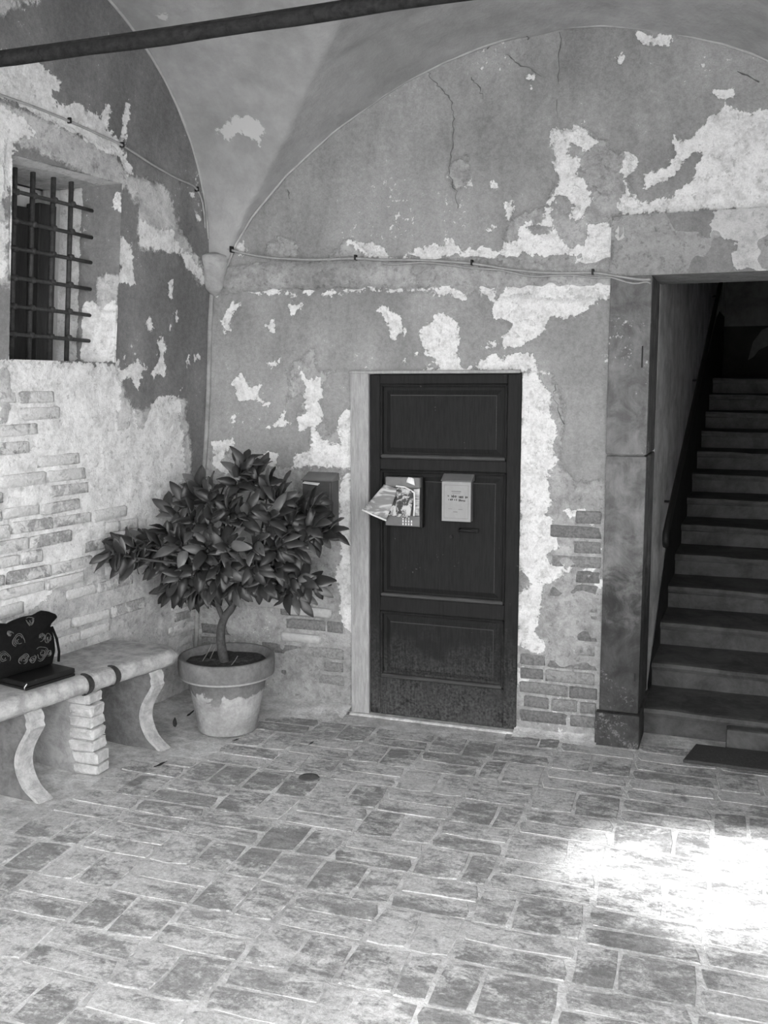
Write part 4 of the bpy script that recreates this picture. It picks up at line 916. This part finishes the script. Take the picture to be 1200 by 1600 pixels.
# ------------------------------------------------------------------ iron tie rod across the vault
rod = empty('tie_rod', (-2.9, 2.05, 2.545)); tag(rod, 'rusty iron tie rod spanning the vault overhead', 'tie rod')
rp = [(x, .0016 * math.sin(x * 5), .003 * math.sin(x * 3.1)) for x in np.linspace(-.1, 4.1, 40)]
MB().tube(rp, [.0165 + .0012 * math.sin(i * 1.7) for i in range(40)], 10).build('rod', M_ROD, rod, True)
MB().tube([(x, .002, z + .017) for x, _, z in rp], .0055, 6).build('upper_strap', M_ROD, rod, True)

# ------------------------------------------------------------------ stone bench
BX0, BY0, SLP = -2.75, 3.27, .214
def bf(Y_): return BX0 + SLP * (Y_ - BY0)            # front line of the bench
bench = empty('stone_bench', (bf(3.6) - .15, 3.6, 0)); tag(bench, 'old stone bench with rounded edge and curved supports along the left wall', 'bench')
bo = Vector(bench.location)
ZT, TH = .478, .084
def slab(y0, y1, rnd_end=False):
    m = MB(); N = max(6, int((y1 - y0) / .04)); r = TH / 2
    pr = [(None, ZT - TH), (None, ZT)]
    vv = []; K = 0
    for i in range(N + 1):
        y = y0 + (y1 - y0) * i / N
        cut = 0.
        if rnd_end and y > y1 - .08: cut = .08 - math.sqrt(max(0, .08**2 - (y - y1 + .08)**2))
        fxr = bf(y) + .01 - cut; bk = LW(y, ZT, -.03)[0]
        ring = [(bk, y, ZT - TH), (bk, y, ZT), ((bk + fxr)/2, y, ZT - .002)]
        for a in np.linspace(90, -90, 9):
            ring.append((fxr - r + r * math.cos(math.radians(a)) + random.uniform(-.0015, .0015), y, ZT - r + r * math.sin(math.radians(a)) + random.uniform(-.0015, .0015)))
        K = len(ring); vv += [Vector(p) - bo for p in ring]
    fs = [(i*K+a, i*K+(a+1) % K, (i+1)*K+(a+1) % K, (i+1)*K+a) for i in range(N) for a in range(K)] + [tuple(range(K))[::-1], tuple(N*K+a for a in range(K))]
    m.add(vv, fs); return m.build('seat_slab', M_STONE, bench, True)
for s_ in (slab(2.35, 3.535), slab(3.54, 3.685), slab(3.69, 4.12, True)):
    md = s_.modifiers.new('edge', 'EDGE_SPLIT'); md.split_angle = math.radians(50)
for y in (3.535, 3.688):
    r = TH / 2 + .003; fxr = bf(y) + .01
    pts = [Vector((fxr - TH/2 + r * math.cos(math.radians(a)), y, ZT - TH/2 + r * math.sin(math.radians(a)))) - bo for a in np.linspace(100, -95, 14)]
    rr = [.004 + .012 * math.sin(math.pi * (i + .5) / 14) for i in range(14)]
    m = MB(); vv = []
    for i, p in enumerate(pts):
        vv += [p + Vector((0, -rr[i], 0)), p + Vector((0, rr[i], 0))]
    a_c = Vector((fxr - TH/2, y, ZT - TH/2)) - bo
    vv2 = [v + (v - a_c).normalized() * .005 for v in vv]
    n = len(vv); vv += vv2; fs = []
    for i in range(len(pts) - 1):
        a = 2*i
        fs += [(n+a, n+a+1, n+a+3, n+a+2), (a, n+a, n+a+2, a+2), (a+1, a+3, n+a+3, n+a+1)]
    m.add(vv, fs); m.build('iron_clamp', M_BLACK if False else M_IRON, bench)
def console(y, th, mirror=False):
    """scrolled support: concave front, foot and head flaring out"""
    zz = np.linspace(0, ZT - TH + .004, 22); prof = []
    for z in zz:
        t = z / (ZT - TH)
        if t < .82: o_ = -.012 - .075 * math.sin(math.pi * min(1, (t + .02) / .84)) ** 1.15 + .03 * max(0, .12 - t) / .12
        else: o_ = -.03 + .016 * math.sin(math.pi * (t - .82) / .18)
        prof.append((o_, z))
    m = MB(); vv = []
    ys2 = [y - th/2 + .006, y + th/2 - .006]
    for yy_ in ys2:
        bk = LW(yy_, .2, -.04)[0]
        for o_, z in prof: vv.append(Vector((bf(yy_) + o_, yy_, z)) - bo)
        for o_, z in prof: vv.append(Vector((bk, yy_, z)) - bo)
    n = len(prof); fs = []; fr = []
    for i in range(n - 1):
        fs += [(i, i+1, n+i+1, n+i), (2*n+i+1, 2*n+i, 3*n+i, 3*n+i+1)]
        fr += [(i, 2*n+i, 2*n+i+1, i+1)]
    m.add(vv, fs); o = m.build('support', M_STONE_D, bench)
    f_ = MB(); fv = []
    for yy_ in (y - th/2 - .006, y + th/2 + .006):
        for o_, z in prof: fv.append(Vector((bf(yy_) + o_ - .018, yy_, z)) - bo)
        for o_, z in prof: fv.append(Vector((bf(yy_) + o_ + .004, yy_, z)) - bo)
    ff = []
    for i in range(n - 1):
        ff += [(i, i+1, n+i+1, n+i), (2*n+i+1, 2*n+i, 3*n+i, 3*n+i+1), (n+i, n+i+1, 3*n+i+1, 3*n+i)]
    f_.add(fv, ff); cf = f_.build('curved_front', M_STONE_L, o, True); md = cf.modifiers.new('edge', 'EDGE_SPLIT'); md.split_angle = math.radians(40)
console(3.27, .06); console(3.965, .05); console(2.5, .06)
# brick prop under the joint
pier = empty('brick_pier'); pier.parent = bench; pier.location = (0, 0, 0)
pm = MB(); 
core = [(LW(3.57, .2, -.03)[0], 3.575), (bf(3.57) - .06, 3.575), (bf(3.65) - .06, 3.655), (LW(3.65, .2, -.03)[0], 3.655)]
pm.hexa([Vector((x, y, 0)) - bo for x, y in core] + [Vector((x, y, ZT - TH + .002)) - bo for x, y in core])
pm.build('rubble_core', plain('rubble_mortar', .34, .95, .25, 16, .1, bump=.01), pier)
M_PB = plain('limed_pier_brick', .5, .95, .25, 26, .1, bump=.008)
z = .0; i = 0
while z < ZT - TH - .02:
    h = random.uniform(.045, .062)
    if z + h > ZT - TH: h = ZT - TH - z
    dx = random.uniform(-.012, .008) + (.03 * (1 - z / .4))
    b = MB(); x1_ = bf(3.61) - .045 + dx; 
    b.box(x1_ - .13 - bo.x, x1_ - bo.x, 3.567 - bo.y + random.uniform(-.006, .006), 3.663 - bo.y + random.uniform(-.008, .008), z + .003, z + h)
    bo_ = b.build('brick', M_PB, pier, bevel=.012, seg=2)
    for v in bo_.data.vertices: v.co += Vector((random.uniform(-.005, .005), random.uniform(-.005, .005), random.uniform(-.003, .003)))
    z += h; i += 1

# ------------------------------------------------------------------ black book / folder and rose-print bag on the bench
bdir = math.atan2(1, SLP)                # bench direction
ux, uy = Vector((math.cos(bdir), math.sin(bdir), 0)), Vector((-math.sin(bdir), math.cos(bdir), 0))   # along bench, towards wall
bk = empty('flat_case', (-2.80, 3.255, ZT + .003), bdir); tag(bk, 'flat black case lying on the bench under the rose bag', 'case')
box('lower_cover', M_BOOK, bk, 0, .262, 0, .23, 0, .012, .003)
box('upper_cover', M_BOOK, bk, .001, .262, .001, .23, .013, .036, .006, 2)
MB().tube([(.002, .012, .004), (-.004, .004, .016), (.004, -.003, .03)], .0022, 6).build('pale_corner', M_PAPER, bk, True)  # pale strip round the near corner of the case
bag = empty('cloth_bag', (-2.80 + ux.x * .27 + uy.x * .15, 3.255 + ux.y * .27 + uy.y * .15, ZT + .038), bdir); tag(bag, 'black cloth bag printed with pale roses sitting on the flat black case', 'bag')
out = [(-.50,.0),(-.02,.0),(.0,.06),(-.002,.12),(-.012,.165),(-.02,.185),(.03,.215),(-.02,.24),(-.055,.252),(-.075,.245),(-.1,.24),(-.15,.243),(-.2,.238),(-.235,.228),(-.27,.238),(-.35,.235),(-.44,.21),(-.49,.15),(-.51,.07)]
def resamp(p, n):
    p = np.array(p + [p[0]]); d = np.r_[0, np.cumsum(np.hypot(*np.diff(p, axis=0).T))]; s = np.linspace(0, d[-1], n, endpoint=False)
    return np.c_[np.interp(s, d, p[:, 0]), np.interp(s, d, p[:, 1])]
ol = resamp(out, 72); cen = np.array([-.24, .11])
m = MB(); vv = []; R_ = [1, .96, .88, .74, .55, .3, .0]
def bulge(r, x, z): return .008 + .062 * (1 - r ** 3) ** .5 * (1 - .45 * max(0, z - .08) / .16)
for sgn in (-1, 1):
    for r in R_:
        for p in ol:
            q2 = cen + (p - cen) * r
            vv.append((q2[0], sgn * .8 * (bulge(r, *q2) if r < 1 else .002) + .004 * math.sin(31 * q2[0] + 9 * q2[1]) * (1 - r), max(0, q2[1])))
n = 72; nr = len(R_); fs = []
for s_ in range(2):
    b0 = s_ * nr * n
    for i in range(nr - 1):
        for k in range(n): fs.append((b0+i*n+k, b0+i*n+(k+1) % n, b0+(i+1)*n+(k+1) % n, b0+(i+1)*n+k))
for k in range(n): fs.append((k, (k+1) % n, nr*n+(k+1) % n, nr*n+k))
m.add(vv, fs); bb = m.build('bag_body', M_CLOTH, bag, True)
MB().tube([(-.012, -.01, .17), (.006, -.018, .11), (.014, -.02, .05), (.008, -.02, .006)], .006, 8).build('strap', M_CLOTH, bag, True)
def rose(x, z, R0, seed, turns=2.6):
    r = random.Random(seed)
    for ring in range(4):
        rad = R0 * (.25 + .25 * ring); a0 = r.uniform(0, 6.28); span = r.uniform(2.6, 5.0); pts = []
        for i in range(16):
            a = a0 + span * i / 15; rr_ = rad * (1 + .12 * math.sin(3 * a + seed))
            px, pz = x + rr_ * math.cos(a), z + rr_ * math.sin(a) * .9
            rad_n = np.hypot(*( (np.array([px, pz]) - cen) )) 
            # local bulge radius: ratio to the outline along this direction
            d = np.array([px, pz]) - cen; th_ = math.atan2(d[1], d[0])
            oa = np.arctan2(ol[:, 1] - cen[1], ol[:, 0] - cen[0]); kx = np.argmin(abs((oa - th_ + np.pi) % (2*np.pi) - np.pi))
            rmax = np.hypot(*(ol[kx] - cen)); rel = min(.98, rad_n / rmax)
            pts.append((px, -(.8 * np.interp(rel, R_[::-1], [bulge(q_, px, pz) for q_ in R_[::-1]]) + .0015), max(.004, pz)))
        MB().tube(pts, .0012, 4).build('rose_print', M_PRINT, bag)
for i, (x, z, R0) in enumerate(((-.105,.075,.034),(-.095,.145,.02),(-.055,.13,.022),(-.215,.155,.03),(-.2,.07,.026),(-.155,.062,.018),(-.135,.222,.02),(-.25,.19,.015),(-.3,.1,.03),(-.06,.065,.016))):
    rose(x, z, R0, i + 1)

# ------------------------------------------------------------------ potted lemon tree
PX, PY = -2.45, 4.335
potr = empty('plant_pot', (PX, PY, 0)); tag(potr, 'large terracotta pot with thick rim and chalky lower half', 'plant pot')
PR = [(0,.004),(.146,.004),(.152,.012),(.165,.10),(.19,.22),(.2,.278),(.206,.284),(.236,.29),(.243,.3),(.246,.35),(.245,.385),(.238,.394),(.222,.392),(.214,.37),(.205,.32),(.0,.315)]
MB().lathe(PR, 56).build('pot_wall', M_POT, potr, True)
sm = MB(); Ns = 30
vv = [(0, 0, .355)] ; fs = []
for r in (.07, .14, .212):
    for k in range(Ns):
        vv.append((r*math.cos(2*math.pi*k/Ns), r*math.sin(2*math.pi*k/Ns), .352 + random.uniform(-.006, .008)))
for k in range(Ns): fs.append((0, 1+k, 1+(k+1) % Ns))
for a in range(2):
    for k in range(Ns): fs.append((1+a*Ns+k, 1+(a+1)*Ns+k, 1+(a+1)*Ns+(k+1) % Ns, 1+a*Ns+(k+1) % Ns))
sm.add(vv, fs); sm.build('soil', M_SOIL, potr)
tree = empty('lemon_tree', (PX, PY, .35)); tag(tree, 'small leafy lemon tree growing in the terracotta pot', 'tree')
T0 = Vector((PX, PY, .35))
trunk = [(-2.455,PY,.33),(-2.474,PY,.40),(-2.482,PY,.47),(-2.478,PY,.53),(-2.455,PY,.59),(-2.42,PY,.63),(-2.40,PY,.67)]
MB().tube([Vector(p) - T0 for p in smooth(trunk, 3)], [.026 - .008 * i / 18 for i in range(19)], 10).build('trunk', M_BARK, tree, True)
for f_ in ([(-2.463,PY,.575),(-2.487,PY-.01,.64),(-2.50,PY-.02,.72)], [(-2.41,PY,.64),(-2.36,PY,.72),(-2.30,PY,.80)], [(-2.41,PY,.65),(-2.44,PY-.05,.74),(-2.46,PY-.1,.86)]):
    MB().tube([Vector(p) - T0 for p in f_], [.016, .013, .01], 8).build('fork', M_BARK, tree, True)
FORKS = [Vector((-2.50,PY-.02,.72)), Vector((-2.30,PY,.80)), Vector((-2.46,PY-.1,.86)), Vector((-2.49,PY-.01,.65)), Vector((-2.37,PY,.70))]
# leaf blades, a few shapes
def leaf_mesh(L, W, fold, droop, mat, seed):
    r = random.Random(seed); N = 6; vv = []; fs = []
    for i in range(N + 1):
        t = i / N
        wd = W * (math.sin(math.pi * min(1, .03 + .955 * t ** .92)) ** .72) * .58
        x = L * t; z = -droop * t * t * L + r.uniform(-.001, .001); wave = .004 * math.sin(9 * t + seed)
        vv += [(x, -wd, z + fold * wd + wave), (x, 0, z), (x, wd, z + fold * wd - wave)]
    for i in range(N):
        a = 3 * i; fs += [(a, a+3, a+4, a+1), (a+1, a+4, a+5, a+2)]
    me = bpy.data.meshes.new('leaf'); me.from_pydata(vv, [], fs); me.update()
    bm = bmesh.new(); bm.from_mesh(me)
    ret = bmesh.ops.solidify(bm, geom=bm.faces[:], thickness=.0012)
    bm.to_mesh(me); bm.free()
    me.materials.append(mat); me.polygons.foreach_set('use_smooth', [True] * len(me.polygons))
    return me
LEAVES = [leaf_mesh(.118, .041, .3, .25, M_LEAF, 1), leaf_mesh(.105, .044, .18, .5, M_LEAF, 2), leaf_mesh(.125, .04, .5, .1, M_LEAF, 3), leaf_mesh(.095, .04, .12, .7, M_LEAF, 4)]
LEAVESP = [leaf_mesh(.108, .047, .15, .35, M_LEAFP, 5)]
CC = Vector((-2.45, PY - .05, 1.0))
nl = 0
leaf_n = 0
fill = MB()
for ci, c in enumerate(CROWN):
    c = Vector(c)
    f0 = min(FORKS, key=lambda q_: (q_ - c).length + .3 * max(0, q_.z - c.z))
    mid_ = f0.lerp(c, .5) + Vector((random.uniform(-.03,.03), random.uniform(-.03,.03), random.uniform(-.02,.05)))
    axis = (c - mid_).normalized()
    base = c - axis * .07
    pts = smooth([f0, mid_, base, c], 3)
    MB().tube([Vector(p) - T0 for p in pts], [.0075 - .006 * i / (len(pts)-1) for i in range(len(pts))], 5).build('branch', M_BARK, tree, True)
    out_ = (c - CC); out_.z *= 1.1; out_ = (out_.normalized() * .7 + axis * .6).normalized()
    ort = out_.orthogonal().normalized(); o2 = out_.cross(ort)
    ph = random.uniform(0, 6.28)
    for k in range(14):
        ph += 2.399 + random.uniform(-.3, .3)
        t = (k % 6) / 5
        ang = math.radians(random.uniform(50, 88) * (1 - .62 * t))
        dir_ = (out_ * math.cos(ang) + (ort * math.cos(ph) + o2 * math.sin(ph)) * math.sin(ang)).normalized()
        dir_.z += random.uniform(-.3, .3); dir_.normalize()
        # blades tend to lie with the upper side to the light
        upv = Vector((random.uniform(-.7,.9), -.75 + random.uniform(-.7,.6), random.uniform(.3, 1))).normalized()
        side = upv.cross(dir_)
        if side.length < .1: side = dir_.orthogonal()
        side.normalize(); nz = dir_.cross(side).normalized()
        root = base.lerp(c, t) + Vector((random.uniform(-.012,.012), random.uniform(-.012,.012), random.uniform(-.012,.012)))
        Mx = Matrix((dir_, side, nz)).transposed().to_4x4(); Mx.translation = root - T0
        s_ = random.uniform(.72, 1.12)
        me = random.choice(LEAVESP) if random.random() < .075 else random.choice(LEAVES)
        if k < 6 and leaf_n < 298:
            o = bpy.data.objects.new('leaf', me); COL.objects.link(o); o.parent = tree
            o.matrix_local = Mx @ Matrix.Diagonal((s_, s_, s_, 1)); leaf_n += 1
        else:
            fill.add([Mx @ (v.co * s_) for v in me.vertices], [tuple(p.vertices) for p in me.polygons])
o = fill.build('inner_leaves', M_LEAF, tree, True); o['kind'] = 'stuff'
# dry stalks in the pot
for i, (a, b) in enumerate((((-2.56,PY+.02,.35),(-2.50,PY,.47)), ((-2.58,PY-.02,.35),(-2.535,PY,.44)), ((-2.40,PY-.05,.35),(-2.37,PY-.03,.40)))):
    MB().tube([Vector(a) - Vector(potr.location), (Vector(a)+Vector(b))/2 - Vector(potr.location) + Vector((.006,0,.004)), Vector(b) - Vector(potr.location)], .0025, 5).build('dry_stalk', M_TWIG, potr)

# ------------------------------------------------------------------ fallen leaves on the paving
for (x, y, rz, s_, lab) in ((-2.511,3.744,.4,.6,'curled dead leaf on the paving below the right bench support'), (-2.70,4.23,2.2,.62,'dead leaf on the floor between bench and pot'),
                            (-2.735,4.40,1.2,.45,'dead leaf against the left wall behind the bench end'), (-2.33,4.16,-.3,.5,'dead leaf at the right foot of the pot'), (-1.95,4.235,.9,.32,'tiny dead leaf on bare floor right of the pot')):
    me = leaf_mesh(.105, .03, .5, -.45, M_DEAD, int(x * -100))
    o = obj('dead_leaf', me, M_DEAD); o.location = (x, y, .006 if y < 4 else .011); o.rotation_euler = (.1, .0, rz); o.scale = (s_, s_, s_)
    tag(o, lab, 'leaf', 'dead leaves on the floor')

# ------------------------------------------------------------------ unseen courtyard tree behind the camera, leaves placed to shape the sun patch
ct = empty('unseen_courtyard_tree', (-4.2, -7.4, -.03)); tag(ct, 'unseen courtyard tree outside the arcade, leaves set to shape the sun patch', 'tree')
c0 = Vector(ct.location)
MB().tube([(0,0,0),(.1,.1,1.5),(.5,.4,3.2),(1.4,1.,5.2),(2.4,1.6,6.2)], [.2,.17,.14,.09,.04], 10).build('trunk', M_BARK, ct, True)  # trunk of the unseen added tree
PATCH = np.array([(-.66,3.40),(-.55,3.85),(-.1,4.05),(.3,4.4),(2.5,4.6),(2.5,3.02),(.13,2.98),(-.2,3.06),(-.4,3.22)])
SPOTS = [(-.77,2.66,.07),(-.93,2.36,.06),(-1.3,2.78,.04),(-.93,3.6,.05)]
m = MB()
r2 = np.random.default_rng(5)
for i in range(12000):
    h = r2.uniform(5.0, 6.6)
    fxy = np.array([r2.uniform(-3.4, 3.0), r2.uniform(1.0, 5.2)])
    d = sdist(fxy[None], PATCH)[0] + .05 * math.sin(fxy[0] * 21) * math.cos(fxy[1] * 17)
    tt = min(1, max(0, (d + .14) / .24)); tt = tt * tt * (3 - 2 * tt)
    if r2.random() < tt * .985: continue
    if any((fxy[0]-a)**2 + (fxy[1]-b)**2 < c*c for a, b, c in SPOTS): continue
    p = Vector((fxy[0] + SUN.x/SUN.z*h, fxy[1] + SUN.y/SUN.z*h, h)) - c0
    a = Vector(r2.standard_normal(3)).normalized(); b = a.orthogonal().normalized(); L = r2.uniform(.08, .13)
    m.add([p - a*L, p + b*L*.45, p + a*L, p - b*L*.45], [(0, 1, 2, 3)])
fo = m.build('sun_patch_foliage', M_LEAF, ct); fo['kind'] = 'stuff'
